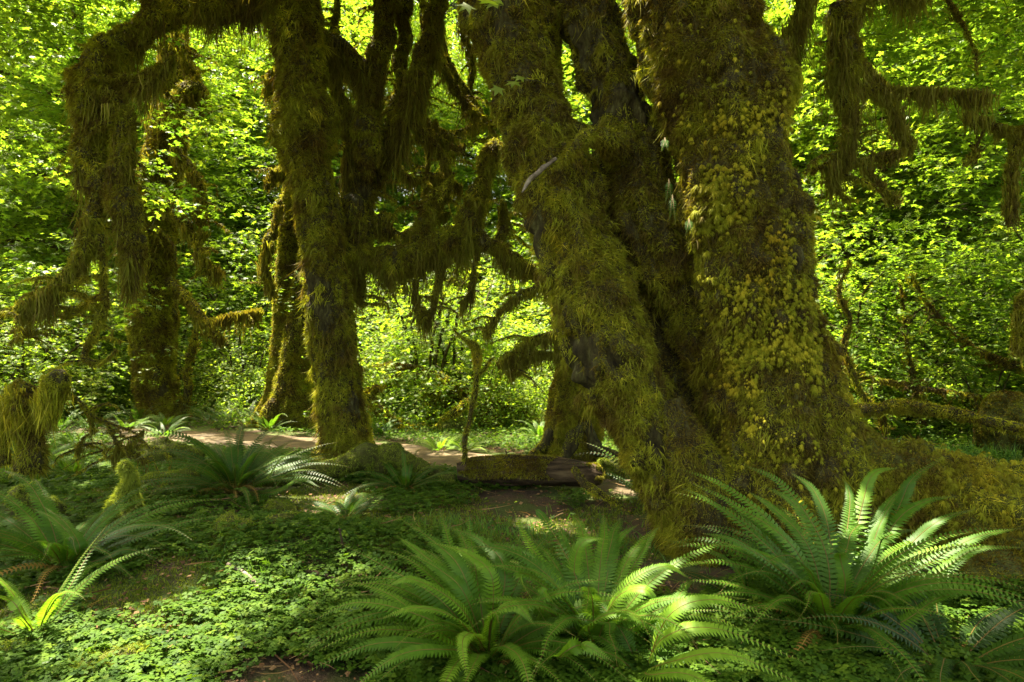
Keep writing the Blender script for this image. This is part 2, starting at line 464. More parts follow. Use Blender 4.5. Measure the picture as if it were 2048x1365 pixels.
LEAF1 = (np.array([(0, 0, 0), (0.42, 0.45, -0.05), (0, 1, -0.12), (-0.42, 0.45, -0.05)]), np.array([(0, 1, 2), (0, 2, 3)]))

def place(mb, tpl, pos, fwd, up, scale, tint, mat=0):
    tv, tt = tpl; N = len(pos)
    if N == 0: return
    Y = nrm(fwd); X = nrm(np.cross(Y, up)); Z = np.cross(X, Y)
    s = np.broadcast_to(scale, (N,))[:, None, None]
    V = (tv[None, :, 0:1] * X[:, None] + tv[None, :, 1:2] * Y[:, None] + tv[None, :, 2:3] * Z[:, None]) * s + pos[:, None]
    t = tt[None] + (np.arange(N) * len(tv))[:, None, None]
    mb.add(V.reshape(-1, 3), t.reshape(-1, 3), np.repeat(np.broadcast_to(tint, (N,)), len(tv)), mat)

def sprays(mb, o, d, L, K, size, rng, tpl=LEAF5, tint=0.5, jit=0.4, twig=True, mat=0, tmat=1, droop=0.25):
    """leafy twigs: leaves in two rows in a nearly level plane"""
    N = len(o)
    if N == 0: return
    d = nrm(d); sd = nrm(np.cross(d, UP)); L = np.broadcast_to(L, (N,))
    t = (np.arange(K) + 0.6) / K
    sgn = np.where(np.arange(K) % 2 == 0, 1.0, -1.0)
    P = o[:, None] + d[:, None] * (t[None, :, None] * L[:, None, None]) - UP * (droop * L[:, None] * t[None] ** 2)[..., None]
    P = P + rng.normal(size=P.shape) * 0.03
    fw = d[:, None] * 0.6 + sd[:, None] * sgn[None, :, None] + rng.normal(size=P.shape) * 0.3 - UP * 0.25
    up = UP + rng.normal(size=P.shape) * jit
    sz = size * (0.6 + 0.7 * rng.random((N, K)))
    tn = np.clip(np.broadcast_to(tint, (N,))[:, None] + rng.normal(size=(N, K)) * 0.15, 0, 1)
    place(mb, tpl, P.reshape(-1, 3), fw.reshape(-1, 3), up.reshape(-1, 3), sz.ravel(), tn.ravel(), mat)
    if twig:
        ribbons(mb, o, d, L, droop, 0.006, 0.3, rng, 2, tmat)

# ------------------------------------------------------------------ ground, path
def build_ground():
    def axis(lo, hi, a, b, fine, coarse):
        return np.unique(np.concatenate([np.linspace(lo, a, coarse), np.linspace(a, b, fine), np.linspace(b, hi, coarse)]))
    xs = axis(-220, 220, -12, 12, 200, 30); ys = axis(-60, 260, -2, 16, 180, 34)
    X, Y = np.meshgrid(xs, ys, indexing='ij'); Z = gh(X, Y) + 0.012 * fbm(np.stack([X * 5, Y * 5, X * 0], -1), 3, 3) * (pathdist(X, Y) > 1.1) * (np.abs(X) < 14)
    V = np.stack([X, Y, Z], -1).reshape(-1, 3); ny = len(ys)
    i = np.arange(len(xs) - 1)[:, None]; j = np.arange(ny - 1)[None]
    a = i * ny + j; b = (i + 1) * ny + j; c = b + 1; d = a + 1
    t = np.concatenate([np.stack([a, b, c], -1).reshape(-1, 3), np.stack([a, c, d], -1).reshape(-1, 3)])
    mb = MB(); mb.add(V, t); tag(mb.build("ground", M_GROUND), kind="structure")
    c = catmull(PATH, 260); T = nrm(np.gradient(c, axis=0)); Nn = np.stack([-T[:, 1], T[:, 0]], -1)
    rows = []
    K = 9
    for k in range(K):
        f = k / (K - 1) * 2 - 1
        wv = 0.60 * np.clip(1 - (-5.9 - c[:, 0]) * 0.35, 0.3, 1) + 0.13 * vnoise(np.stack([c[:, 0] * 1.7, c[:, 1] * 1.7, np.full(len(c), np.sign(f) * 5)], -1), 4) + 0.05 * vnoise(np.stack([c[:, 0] * 8, c[:, 1] * 8, np.full(len(c), np.sign(f) * 5)], -1), 8)
        p = c + Nn * (f * wv)[:, None]
        z = gh(p[:, 0], p[:, 1]) + 0.022 - 0.02 * abs(f) ** 6 + 0.008 * vnoise(np.stack([p[:, 0] * 3, p[:, 1] * 3, p[:, 0] * 0], -1), 2)
        rows.append(np.column_stack([p, z]))
    V = np.stack(rows, 1); n = len(c)
    i = np.arange(n - 1)[:, None]; j = np.arange(K - 1)[None]
    a = i * K + j; b = (i + 1) * K + j
    t = np.concatenate([np.stack([a, b, b + 1], -1).reshape(-1, 3), np.stack([a, b + 1, a + 1], -1).reshape(-1, 3)])
    mb = MB(); mb.add(V.reshape(-1, 3), t); tag(mb.build("path", M_PATH), kind="structure")
build_ground()

# ------------------------------------------------------------------ the big multi-stemmed maple on the right
def big_maple():
    rng = np.random.default_rng(11)
    base = G(1520, 1080); root = empty("bigleaf_maple", (base[0], 5.2, 0))
    tag(root, "huge multi-stemmed maple wrapped in thick moss, right of centre", "tree")
    main = Sweep(pix((1333, -420, 5.6, 104), (1355, -200, 5.4, 109), (1375, 0, 5.3, 117), (1411, 100, 5.25, 125), (1443, 180, 5.2, 127), (1458, 290, 5.15, 111), (1473, 390, 5.1, 109), (1495, 480, 5.1, 115), (1517, 600, 5.05, 107),
                     (1537, 700, 5.05, 107), (1551, 800, 5.0, 117), (1568, 900, 5.0, 137), (1578, 1000, 5.0, 164), (1583, 1110, 5.0, 184)), 0.03, 120, 0.10, 0.13, 3, knob=0.075)
    def club(P):
        sx = P[:, 0] / P[:, 1] * F + 1024; sy = HZ - (P[:, 2] - CH) / P[:, 1] * F
        g = vnoise(P * 3.0, 5)
        a = (sx > 1440 + (sy - 500) * 0.05) & (sx < 1640) & (sy > 560) & (sy < 790) & (g > -0.55)
        b = (sx > 1400) & (sx < 1500) & (sy > 330) & (sy < 560) & (g > -0.3)
        c = (sy > 780) & (sy < 920) & (sx > 1500) & (g > -0.1)
        d = (sy > 120) & (sy < 270) & (sx > 1380) & (g > 0.0)
        e = (sy > 440) & (sy < 560) & (sx > 1480) & (g > -0.1)
        pr = np.where(a | b, 0.6 + 1.2 * np.clip(g + 0.5, 0, 1), np.where(c | d | e, 0.15 + 0.9 * np.clip(g + 0.3, 0, 1), 0.05))
        return rng.random(len(P)) < pr
    def extra(mb):
        tufts_on(mb, main, 19000, 0.023, rng, club, 1, 0.86)
        drapes_on(mb, main, 260, 0.12, rng, tint=0.45, K=30, spread=0.05)
    mossy("trunk", root, [main], 13000, 0.05, 0.42, (0.36, 0.15), rng, extra=extra)  # base moss tinted darker, painting in shade between the bright clubs
    bulge = [Sweep(pix((1530, 105, 5.1, 20), (1530, 150, 5.05, 48), (1528, 210, 5.05, 50), (1520, 290, 5.1, 20)), 0.04, 28, 0.15, 0.06, 8),
             Sweep(pix((1560, 420, 5.0, 20), (1560, 470, 4.95, 62), (1565, 540, 4.98, 62), (1560, 640, 5.05, 20)), 0.04, 28, 0.12, 0.06, 9),
             Sweep(pix((1435, 300, 4.95, 14), (1440, 360, 4.9, 42), (1450, 430, 4.9, 46), (1445, 520, 4.95, 36), (1440, 600, 5.0, 12)), 0.04, 28, 0.15, 0.08, 10)]
    def ex2(mb):
        for b in bulge: tufts_on(mb, b, 900, 0.036, rng, club, 1, 0.8)
    mossy("burl", root, bulge, 11000, 0.055, 0.42, (0.55, 0.14), rng, extra=ex2)
    mid = Sweep(pix((1120, -420, 6.3, 62), (1150, -150, 6.1, 64), (1168, 0, 6.0, 62), (1200, 100, 5.9, 58), (1232, 200, 5.8, 60), (1258, 300, 5.75, 68), (1288, 400, 5.7, 74), (1320, 500, 5.6, 74),
                    (1370, 600, 5.6, 62), (1415, 700, 5.5, 58), (1455, 800, 5.4, 66), (1475, 900, 5.3, 84), (1480, 1010, 5.25, 110), (1480, 1120, 5.2, 120)), 0.035, 72, 0.12, 0.2, 4, knob=0.06)
    mossy("trunk", root, [mid], 11000, 0.05, 0.42, (0.36, 0.16), rng, bare=-0.62, extra=lambda mb: drapes_on(mb, mid, 170, 0.15, rng, tint=0.40, K=30, spread=0.05))
    lean = Sweep(pix((900, -420, 6.4, 84), (955, -180, 6.2, 86), (1000, 0, 6.0, 84), (1030, 100, 5.9, 74), (1058, 200, 5.8, 70), (1090, 300, 5.7, 78), (1126, 400, 5.6, 80), (1152, 500, 5.5, 84), (1184, 600, 5.4, 86),
                     (1220, 700, 5.3, 90), (1266, 800, 5.2, 84), (1318, 900, 5.15, 72), (1364, 1000, 5.1, 66), (1385, 1100, 5.1, 72)), 0.03, 90, 0.11, 0.14, 5, knob=0.07)
    mossy("trunk", root, [lean], 12500, 0.055, 0.42, (0.44, 0.16), rng, bare=-0.72, extra=lambda mb: drapes_on(mb, lean, 260, 0.12, rng, tint=0.48, K=30, spread=0.05))
    cleft_backing = Sweep(pix((1215, 300, 6.3, 40), (1250, 400, 6.2, 50), (1300, 520, 6.1, 56), (1360, 700, 6.0, 60), (1390, 820, 5.9, 80), (1410, 950, 5.8, 90), (1415, 1080, 5.7, 100)), 0.06, 30, 0.15, 0.2, 66)
    mossy("trunk", root, [cleft_backing], 4000, 0.05, 0.42, (0.25, 0.14), rng)  # added dark backing, no stem of its own; fills the cleft with shade
    foot = Sweep(pix((1340, 800, 5.0, 26), (1365, 880, 4.95, 50), (1395, 960, 4.95, 66), (1410, 1040, 4.95, 74), (1415, 1100, 4.95, 78)), 0.05, 36, 0.16, 0.12, 6)
    mossy("trunk_foot", root, [foot], 12000, 0.06, 0.42, (0.42, 0.15), rng)
    log = Sweep(pix((1600, 990, 4.9, 95), (1700, 965, 4.8, 90), (1800, 975, 4.7, 98), (1900, 1010, 4.55, 116), (2010, 1050, 4.4, 132), (2180, 1090, 4.3, 140), (2400, 1110, 4.3, 140), (2700, 1140, 4.3, 120)), 0.035, 80, 0.12, 0.08, 7, knob=0.07)
    mossy("root", root, [log], 11000, 0.055, 0.42, (0.48, 0.16), rng, [M_MOSSBED, M_MOSS], extra=lambda mb: (tufts_on(mb, log, 1400, 0.03, rng, None, 1, 0.6), drapes_on(mb, log, 200, 0.14, rng, tint=0.5, K=26, spread=0.05)))
    flare = [Sweep(pix((1615, 690, 5.1, 18), (1640, 780, 5.1, 28), (1680, 860, 5.0, 36), (1750, 925, 4.95, 40), (1850, 980, 4.9, 32)), 0.05, 30, 0.1, 0.08, 12)]
    mossy("root", root, flare, 11000, 0.055, 0.42, (0.46, 0.14), rng, extra=lambda mb: tufts_on(mb, flare[0], 500, 0.035, rng, None, 1, 0.62))
    # crooked side branch with a bare grey tip
    br = Sweep(pix((1235, 300, 5.4, 34), (1200, 268, 5.2, 30), (1160, 285, 5.1, 20), (1125, 318, 5.0, 12), (1100, 335, 4.97, 7)), 0.03, 16, 0.2, 0.05, 13)
    b = mossy("branch", root, [br], 16000, 0.05, 0.42, (0.5, 0.14), rng)
    mb = MB(); Sweep(pix((1112, 318, 4.97, 8), (1090, 333, 4.93, 9), (1076, 352, 4.9, 8), (1058, 366, 4.9, 7), (1042, 388, 4.88, 2)), 0.012, 12, 0.25, 0.2, 1, wob=0.9).mesh(mb)
    mb.build("bare_tip", M_STICK, root)
    # dangling rope-like moss strands
    mb = MB()
    curtain(mb, mid, 60, 0.35, rng, 0.1, 0.55, 20, 0.03, 0.45, tint=0.5)
    curtain(mb, main, 40, 0.35, rng, 0.1, 0.4, 18, 0.03, 0.45, tint=0.5)
    curtain(mb, lean, 120, 0.55, rng, 0.12, 0.40, 30, 0.05, 0.45, tint=0.42)
    mb.build("hanging_moss", M_CURTAIN, root)
    return root, (main, mid, lean)
big, big_sw = big_maple()

# ------------------------------------------------------------------ the arching maple left of centre
def arching_maple():
    rng = np.random.default_rng(21)
    D = 8.6
    b = W(695, 915, D); root = empty("bigleaf_maple", (b[0], D, 0))
    tag(root, "arching maple left of centre, mossy trunk leaning left with long drooping limbs", "tree")
    tr = Sweep(pix((560, -400, D, 42), (585, -150, D, 46), (592, 0, D, 50), (598, 100, D, 50), (606, 180, D, 48), (611, 225, D, 58), (610, 270, D, 60), (614, 330, D, 46), (634, 400, D, 46), (645, 500, D, 45),
                   (658, 600, D, 47), (668, 700, D, 45), (676, 790, D, 47), (687, 860, D, 53), (697, 910, D, 62), (705, 965, D, 80)), 0.04, 64, 0.10, 0.12, 2, knob=0.05)
    mossy("trunk", root, [tr], 7500, 0.06, 0.45, (0.50, 0.14), rng, extra=lambda mb: drapes_on(mb, tr, 260, 0.2, rng, tint=0.45, K=30, spread=0.06, px=0.42))
    arch = Sweep(pix((600, 25, D, 34.4), (540, 8, 8.5, 32.8), (470, 8, 8.4, 31.2), (390, 18, 8.3, 29.5), (310, 42, 8.2, 29.5), (245, 85, 8.1, 31.2), (205, 140, 8.0, 34.4), (185, 200, 8.0, 37.7), (180, 270, 8.0, 36.1), (190, 340, 8.0, 27.9), (200, 400, 8.0, 18.0)), 0.05, 30, 0.16, 0.06, 14)
    up = Sweep(pix((310, 40, 8.2, 23.0), (290, -10, 8.2, 18.0), (270, -80, 8.3, 16.4), (230, -200, 8.4, 14.8)), 0.06, 16, 0.1, 0.05, 15)
    o = mossy("limb", root, [arch, up], 8000, 0.065, 0.45, (0.52, 0.14), rng)
    fork = Sweep(pix((215, 160, 8.0, 24.6), (250, 170, 7.95, 24.6), (285, 165, 7.9, 18.0), (320, 140, 7.9, 11.5), (345, 110, 7.95, 8.2)), 0.05, 20, 0.15, 0.06, 16)
    low = Sweep(pix((215, 180, 7.9, 21.3), (245, 230, 7.85, 23.0), (250, 300, 7.8, 24.6), (238, 370, 7.8, 29.5), (255, 430, 7.8, 32.8), (268, 490, 7.8, 29.5), (262, 540, 7.8, 13.1), (262, 570, 7.8, 4.1)), 0.05, 26, 0.2, 0.08, 17)
    reach = Sweep(pix((190, 330, 7.9, 21.3), (190, 400, 7.8, 19.7), (180, 460, 7.7, 21.3), (160, 520, 7.6, 16.4), (125, 560, 7.5, 12.3), (85, 590, 7.4, 9.8), (40, 612, 7.3, 6.6), (0, 625, 7.2, 4.1), (-60, 640, 7.1, 2.5)), 0.04, 20, 0.2, 0.06, 18)
    reach2 = Sweep(pix((110, 575, 7.5, 10.7), (92, 610, 7.5, 8.2), (70, 640, 7.45, 6.6), (45, 668, 7.4, 4.9), (20, 690, 7.4, 2.5)), 0.04, 14, 0.2, 0.06, 19)
    hook = Sweep(pix((200, 470, 7.7, 13.1), (205, 540, 7.7, 8.2), (208, 600, 7.65, 10.7), (196, 645, 7.6, 8.2), (176, 685, 7.6, 5.7), (172, 710, 7.6, 6.6), (185, 725, 7.6, 4.9), (208, 722, 7.6, 2.5), (235, 700, 7.6, 1.2)), 0.03, 14, 0.25, 0.06, 20)
    wisp = Sweep(pix((200, 590, 7.7, 4.9), (170, 610, 7.7, 6.6), (140, 622, 7.7, 11.5), (122, 632, 7.7, 4.1)), 0.03, 12, 0.25, 0.06, 22)
    mossy("limb", root, [fork, low], 8000, 0.07, 0.45, (0.40, 0.15), rng, shag=0.9)
    mossy("limb", root, [reach, reach2, hook, wisp], 9000, 0.06, 0.45, (0.50, 0.14), rng, shag=0.9)
    # right-hand mass of drooping stems
    D2 = 9.4
    A = Sweep(pix((790, -260, D2, 24.6), (776, -60, D2, 24.6), (765, 60, D2, 24.6), (746, 170, D2, 22.1), (738, 260, D2, 29.5), (730, 340, D2, 27.9), (720, 420, D2, 27.9), (706, 500, 9.1, 32.8), (716, 560, 9.1, 16.4), (720, 610, 9.1, 4.1)), 0.05, 26, 0.2, 0.08, 23)
    B = Sweep(pix((805, -260, 9.8, 18.0), (806, -60, 9.8, 18.0), (808, 80, 9.7, 16.4), (794, 200, 9.6, 14.8), (778, 300, 9.5, 13.1), (745, 390, D2, 11.5)), 0.06, 18, 0.2, 0.08, 24)
    Cc = Sweep(pix((900, -200, 9.2, 21.3), (880, -20, 9.2, 23.0), (850, 110, 9.2, 23.0), (826, 180, 9.2, 23.0), (806, 250, 9.3, 18.0), (765, 350, 9.4, 12.3)), 0.05, 22, 0.2, 0.08, 25)
    Dd = Sweep(pix((625, 70, 8.8, 29.5), (665, 90, 9.0, 23.0), (700, 118, 9.2, 20.5), (740, 175, 9.4, 16.4)), 0.05, 20, 0.15, 0.06, 26)
    E = Sweep(pix((668, 120, 9.2, 13.1), (676, 180, 9.2, 10.7), (698, 215, 9.2, 13.1), (702, 260, 9.2, 12.3), (694, 330, 9.2, 9.0), (690, 400, 9.2, 7.4)), 0.05, 14, 0.25, 0.06, 27)
    knobs = [Sweep(pix((705, 385, 9, 4.9), (704, 402, 9, 21.3), (706, 430, 9, 24.6), (708, 480, 9, 18.0), (708, 520, 9, 4.1)), 0.03, 20, 0.15, 0.06, 28),
             Sweep(pix((735, 232, 9.1, 4.9), (733, 250, 9.1, 27.9), (735, 290, 9.1, 29.5), (737, 340, 9.1, 18.0), (737, 365, 9.1, 3.3)), 0.03, 22, 0.2, 0.08, 29),
             Sweep(pix((768, 422, 9.3, 4.1), (768, 436, 9.3, 16.4), (768, 460, 9.3, 14.8), (768, 480, 9.3, 3.3)), 0.03, 16, 0.15, 0.06, 30)]
    mossy("limb", root, [A] + knobs, 7500, 0.065, 0.45, (0.42, 0.15), rng, shag=0.9)
    mossy("limb", root, [B, Cc], 6500, 0.06, 0.45, (0.42, 0.15), rng, shag=0.9)
    mossy("limb", root, [Dd, E], 6500, 0.06, 0.45, (0.42, 0.15), rng, shag=0.9)
    H = Sweep(pix((990, 278, 9.0, 4.9), (987, 300, 9.0, 21.3), (972, 350, 9.0, 21.3), (955, 405, 9.0, 23.0), (925, 460, 9.0, 29.5), (880, 488, 9.0, 32.8), (835, 512, 9.0, 34.4), (785, 525, 9.0, 32.8), (735, 515, 9.0, 26.2), (690, 500, 8.8, 19.7)), 0.05, 28, 0.18, 0.08, 31)
    I = Sweep(pix((908, 345, 9.2, 3.3), (893, 375, 9.2, 10.7), (872, 400, 9.15, 18.0), (852, 430, 9.1, 20.5), (838, 490, 9.05, 23.0)), 0.04, 20, 0.18, 0.08, 32)
    J = Sweep(pix((950, 470, 9.0, 21.3), (990, 500, 9.0, 16.4), (1030, 520, 9.0, 13.9), (1065, 540, 9.0, 10.7), (1100, 565, 9.0, 7.4)), 0.04, 18, 0.18, 0.06, 33)
    tw = [Sweep(pix((885, 515, 9, 7.4), (878, 560, 9, 5.7), (866, 600, 9, 4.9), (862, 632, 9, 2.5)), 0.03, 10, 0.3, 0.06, 34),
          Sweep(pix((830, 560, 9, 8.2), (832, 600, 9, 6.6), (845, 625, 9, 4.9), (862, 630, 9, 3.3)), 0.03, 10, 0.3, 0.06, 35),
          Sweep(pix((955, 500, 9, 7.4), (950, 550, 9, 6.6), (940, 590, 9, 5.7), (918, 608, 9, 2.5)), 0.03, 10, 0.3, 0.06, 36),
          Sweep(pix((835, 250, 9.4, 9.8), (862, 285, 9.4, 9.0), (885, 315, 9.4, 7.4), (898, 345, 9.4, 4.1)), 0.03, 12, 0.3, 0.06, 37),
          Sweep(pix((870, 240, 9.6, 4.9), (880, 275, 9.6, 5.7), (905, 295, 9.6, 6.6), (930, 290, 9.6, 2.5)), 0.03, 12, 0.3, 0.06, 38),
          Sweep(pix((868, 95, 9.6, 14.8), (895, 150, 9.6, 9.8), (925, 195, 9.6, 7.4), (960, 235, 9.6, 4.1)), 0.03, 12, 0.3, 0.06, 39),
          Sweep(pix((1005, 400, 9.3, 4.9), (1008, 440, 9.3, 11.5), (995, 500, 9.2, 9.8)), 0.03, 12, 0.3, 0.06, 40)]
    fine = [Sweep(pix((835, -120, 9.8, 8), (850, 60, 9.8, 8), (842, 180, 9.7, 7), (856, 300, 9.7, 5), (848, 400, 9.7, 2)), 0.04, 10, 0.3, 0.06, 240), Sweep(pix((880, 60, 9.9, 9), (900, 130, 9.9, 8), (940, 190, 9.9, 7), (975, 240, 9.9, 4), (1010, 300, 9.9, 2)), 0.04, 10, 0.3, 0.06, 241),
            Sweep(pix((812, 200, 9.6, 9), (850, 245, 9.7, 8), (900, 265, 9.8, 6), (955, 255, 9.8, 3)), 0.04, 10, 0.3, 0.06, 242), Sweep(pix((790, 330, 9.5, 8), (830, 360, 9.6, 8), (880, 350, 9.7, 6), (925, 375, 9.7, 3)), 0.04, 10, 0.3, 0.06, 243),
            Sweep(pix((930, -120, 10.2, 9), (925, 40, 10.2, 8), (945, 120, 10.2, 7), (935, 210, 10.2, 3)), 0.04, 10, 0.3, 0.06, 244), Sweep(pix((670, -100, 10, 8), (672, 30, 10, 8), (662, 90, 10, 6), (680, 160, 10, 3)), 0.04, 10, 0.3, 0.06, 245),
            Sweep(pix((760, 440, 9.4, 7), (800, 470, 9.4, 7), (850, 440, 9.4, 5), (900, 425, 9.4, 2)), 0.04, 10, 0.3, 0.06, 246)]
    mossy("limb", root, fine, 6500, 0.05, 0.42, (0.48, 0.15), rng, shag=0.9)
    mossy("limb", root, [H, I], 8500, 0.065, 0.45, (0.50, 0.15), rng, shag=0.8)
    mossy("limb", root, [J] + tw, 7500, 0.06, 0.45, (0.45, 0.15), rng, shag=0.9)
    mb = MB()
    curtain(mb, arch, 150, 0.9, rng, 0.03, 0.34, 26, 0.03, 0.4, tint=0.38, minlen=0.3)
    curtain(mb, arch, 110, 1.1, rng, 0.40, 1.0, 34, 0.04, 0.42, tint=0.55, minlen=0.1)
    curtain(mb, fork, 50, 0.8, rng, 0, 1, 28, 0.04, 0.42, tint=0.5, minlen=0.1)
    curtain(mb, low, 90, 0.9, rng, 0, 0.95, 34, 0.045, 0.42, tint=0.5, minlen=0.1)
    curtain(mb, reach, 90, 0.55, rng, 0, 0.75, 30, 0.04, 0.45, tint=0.5)
    for s_, k_, l_ in ((Dd, 60, 0.9), (A, 150, 0.7), (B, 60, 0.5), (Cc, 130, 0.8), (E, 60, 0.8)):
        curtain(mb, s_, int(k_ * 1.1), l_ * 1.35, rng, 0.1, 0.95, 28, 0.035, 0.4, tint=0.42, minlen=0.12)
    for k in knobs: curtain(mb, k, 26, 0.6, rng, 0.2, 0.7, 32, 0.05, 0.45, tint=0.45)
    curtain(mb, H, 220, 0.95, rng, 0.08, 0.98, 30, 0.035, 0.42, tint=0.48, minlen=0.12)
    curtain(mb, J, 60, 0.75, rng, 0.0, 0.9, 28, 0.04, 0.45, tint=0.45)
    curtain(mb, I, 30, 0.4, rng, 0.2, 0.9, 28, 0.04, 0.45, tint=0.45)
    for t_ in fine: curtain(mb, t_, 60, 0.75, rng, 0, 1, 18, 0.025, 0.4, tint=0.5, minlen=0.12)
    for t_ in tw: curtain(mb, t_, 30, 0.55, rng, 0, 1, 18, 0.025, 0.45, tint=0.4)
    mb.build("hanging_moss", M_CURTAIN, root)
    return root
arc = arching_maple()

def other_trunks():
    rng = np.random.default_rng(31)
    # left back tree
    D = 13.6
    b = W(318, 830, D); r = empty("bigleaf_maple", (b[0], D, 0))
    tag(r, "tall mossy maple standing left behind the path with a hollow seam in its trunk", "tree")
    tr = Sweep(pix((350, -420, D, 24), (352, -150, D, 26), (350, 0, D, 26), (345, 100, D, 26), (338, 200, D, 30), (328, 300, D, 36), (312, 420, D, 44), (300, 540, D, 46), (303, 640, D, 45), (309, 720, D, 40), (315, 790, D, 38), (322, 825, D, 48), (325, 870, D, 60)), 0.08, 34, 0.14, 0.12, 41)
    mossy("trunk", r, [tr], 4200, 0.07, 0.45, (0.45, 0.14), rng)
    L = [Sweep(pix((330, 560, D, 16), (370, 595, 13.4, 12), (400, 625, 13.2, 10), (430, 665, 13, 6), (445, 680, 13, 2)), 0.05, 12, 0.2, 0.06, 42),
         Sweep(pix((335, 200, 13, 18), (362, 190, 12.8, 20), (390, 185, 12.6, 24), (405, 205, 12.6, 18), (408, 225, 12.6, 4)), 0.05, 16, 0.15, 0.06, 43),
         Sweep(pix((320, 380, 13, 16), (350, 420, 12.8, 14), (385, 470, 12.6, 9), (410, 520, 12.5, 6), (440, 545, 12.5, 3)), 0.05, 12, 0.3, 0.06, 44),
         Sweep(pix((345, 60, 13, 14), (380, 130, 12.8, 10), (388, 170, 12.6, 8)), 0.05, 12, 0.2, 0.06, 45),
         Sweep(pix((430, 640, 13, 2), (460, 630, 13, 5), (500, 625, 13, 5), (520, 620, 13, 2)), 0.05, 10, 0.3, 0.06, 46),
         Sweep(pix((350, 300, 13, 12), (395, 360, 12.9, 10), (400, 420, 12.8, 9), (408, 470, 12.7, 5)), 0.05, 12, 0.3, 0.06, 47),
         Sweep(pix((300, 300, 13, 12), (285, 400, 12.9, 12), (270, 480, 12.8, 14), (275, 560, 12.7, 10)), 0.05, 12, 0.3, 0.06, 48)]
    mossy("limb", r, L, 5500, 0.06, 0.45, (0.45, 0.14), rng, shag=0.9)
    mb = MB()
    curtain(mb, tr, 120, 1.1, rng, 0.25, 0.6, 34, 0.08, 0.5, tint=0.42)
    for k, l in enumerate(L): curtain(mb, l, 55, 0.7 if k in (1, 2) else 0.5, rng, 0, 1, 26, 0.06, 0.5, tint=0.42)
    mb.build("hanging_moss", M_CURTAIN, r)
    # leaning pair left of the arching maple
    D = 12.8
    b = W(575, 840, D); r = empty("bigleaf_maple", (b[0], D, 0))
    tag(r, "twin-stemmed mossy tree with flaring roots just left behind the arching maple", "tree")
    s1 = Sweep(pix((600, -350, D, 16), (596, 0, D, 17), (592, 200, D, 18), (588, 330, D, 20), (584, 420, D, 22), (578, 520, D, 24), (574, 580, D, 26), (568, 650, D, 22), (560, 730, D, 22), (550, 800, D, 26), (538, 840, D, 34), (530, 870, D, 40)), 0.07, 26, 0.12, 0.06, 51)
    s2 = Sweep(pix((640, 380, 12.6, 20), (622, 500, 12.6, 24), (606, 590, 12.6, 26), (598, 670, 12.6, 30), (590, 740, 12.6, 36), (590, 800, 12.6, 46), (592, 850, 12.6, 58), (594, 890, 12.6, 64)), 0.07, 34, 0.14, 0.14, 52)
    s3 = Sweep(pix((596, 665, 12.4, 10), (580, 690, 12.4, 14), (572, 740, 12.35, 15), (560, 790, 12.3, 15), (545, 825, 12.2, 16), (530, 850, 12.2, 12)), 0.05, 18, 0.1, 0.06, 53)
    mossy("trunk", r, [s1], 4500, 0.06, 0.45, (0.50, 0.13), rng)
    mossy("trunk", r, [s2, s3], 4500, 0.06, 0.45, (0.50, 0.13), rng)
    L = [Sweep(pix((560, 400, 12.4, 8), (548, 460, 12.3, 9), (535, 490, 12.2, 10), (528, 530, 12.2, 9), (540, 560, 12.2, 8), (548, 590, 12.2, 4)), 0.04, 12, 0.25, 0.06, 54),
         Sweep(pix((575, 330, 12.4, 8), (560, 340, 12.3, 10), (545, 345, 12.2, 7), (530, 380, 12.2, 4)), 0.04, 12, 0.25, 0.06, 55),
         Sweep(pix((575, 180, 12.4, 9), (555, 150, 12.3, 12), (540, 160, 12.2, 10), (535, 190, 12.2, 5)), 0.04, 12, 0.25, 0.06, 56)]
    mossy("limb", r, L, 5500, 0.06, 0.45, (0.45, 0.14), rng, shag=0.9)
    mb = MB()
    for l in L: curtain(mb, l, 50, 0.6, rng, 0, 1, 24, 0.05, 0.5, tint=0.42)
    mb.build("hanging_moss", M_CURTAIN, r)
    # tree seen behind the leaning stem
    D = 8.7
    b = W(1135, 905, D); r = empty("bigleaf_maple", (b[0], D, 0))
    tag(r, "mossy tree with splayed roots behind the fallen log", "tree")
    t = Sweep(pix((1075, -400, 9.2, 30), (1085, -100, 9.1, 32), (1092, 100, 9, 32), (1098, 250, 9, 34), (1115, 400, 8.9, 36), (1135, 560, 8.8, 38), (1148, 680, D, 40), (1150, 760, D, 44), (1146, 830, D, 52), (1140, 880, D, 62), (1136, 930, D, 74)), 0.06, 34, 0.14, 0.16, 61)
    mossy("trunk", r, [t], 7500, 0.05, 0.45, (0.50, 0.14), rng)
    R = [Sweep(pix((1120, 850, 8.6, 22), (1095, 885, 8.5, 18), (1070, 905, 8.4, 13), (1050, 925, 8.3, 7)), 0.04, 16, 0.12, 0.06, 62),
         Sweep(pix((1150, 830, 8.5, 20), (1152, 870, 8.4, 20), (1140, 900, 8.3, 18), (1128, 920, 8.2, 12)), 0.04, 16, 0.12, 0.06, 63),
         Sweep(pix((1165, 850, 8.5, 22), (1185, 890, 8.4, 18), (1215, 905, 8.35, 12), (1260, 915, 8.3, 6)), 0.04, 16, 0.12, 0.06, 64)]
    for k in R: mossy("root", r, [k], 5000, 0.035, 0.4, (0.62, 0.14), rng, bare=-0.15)
    L = [Sweep(pix((1130, 560, 8.7, 12), (1090, 572, 8.6, 9), (1040, 590, 8.5, 7), (1000, 625, 8.4, 5), (970, 670, 8.4, 2)), 0.04, 10, 0.3, 0.06, 65),
         Sweep(pix((1140, 670, 8.6, 10), (1085, 672, 8.5, 8), (1040, 695, 8.4, 6), (1000, 730, 8.4, 3)), 0.04, 10, 0.3, 0.06, 66),
         Sweep(pix((1130, 712, 8.6, 10), (1080, 705, 8.5, 9), (1040, 722, 8.4, 7), (1020, 745, 8.4, 3)), 0.04, 10, 0.3, 0.06, 67)]
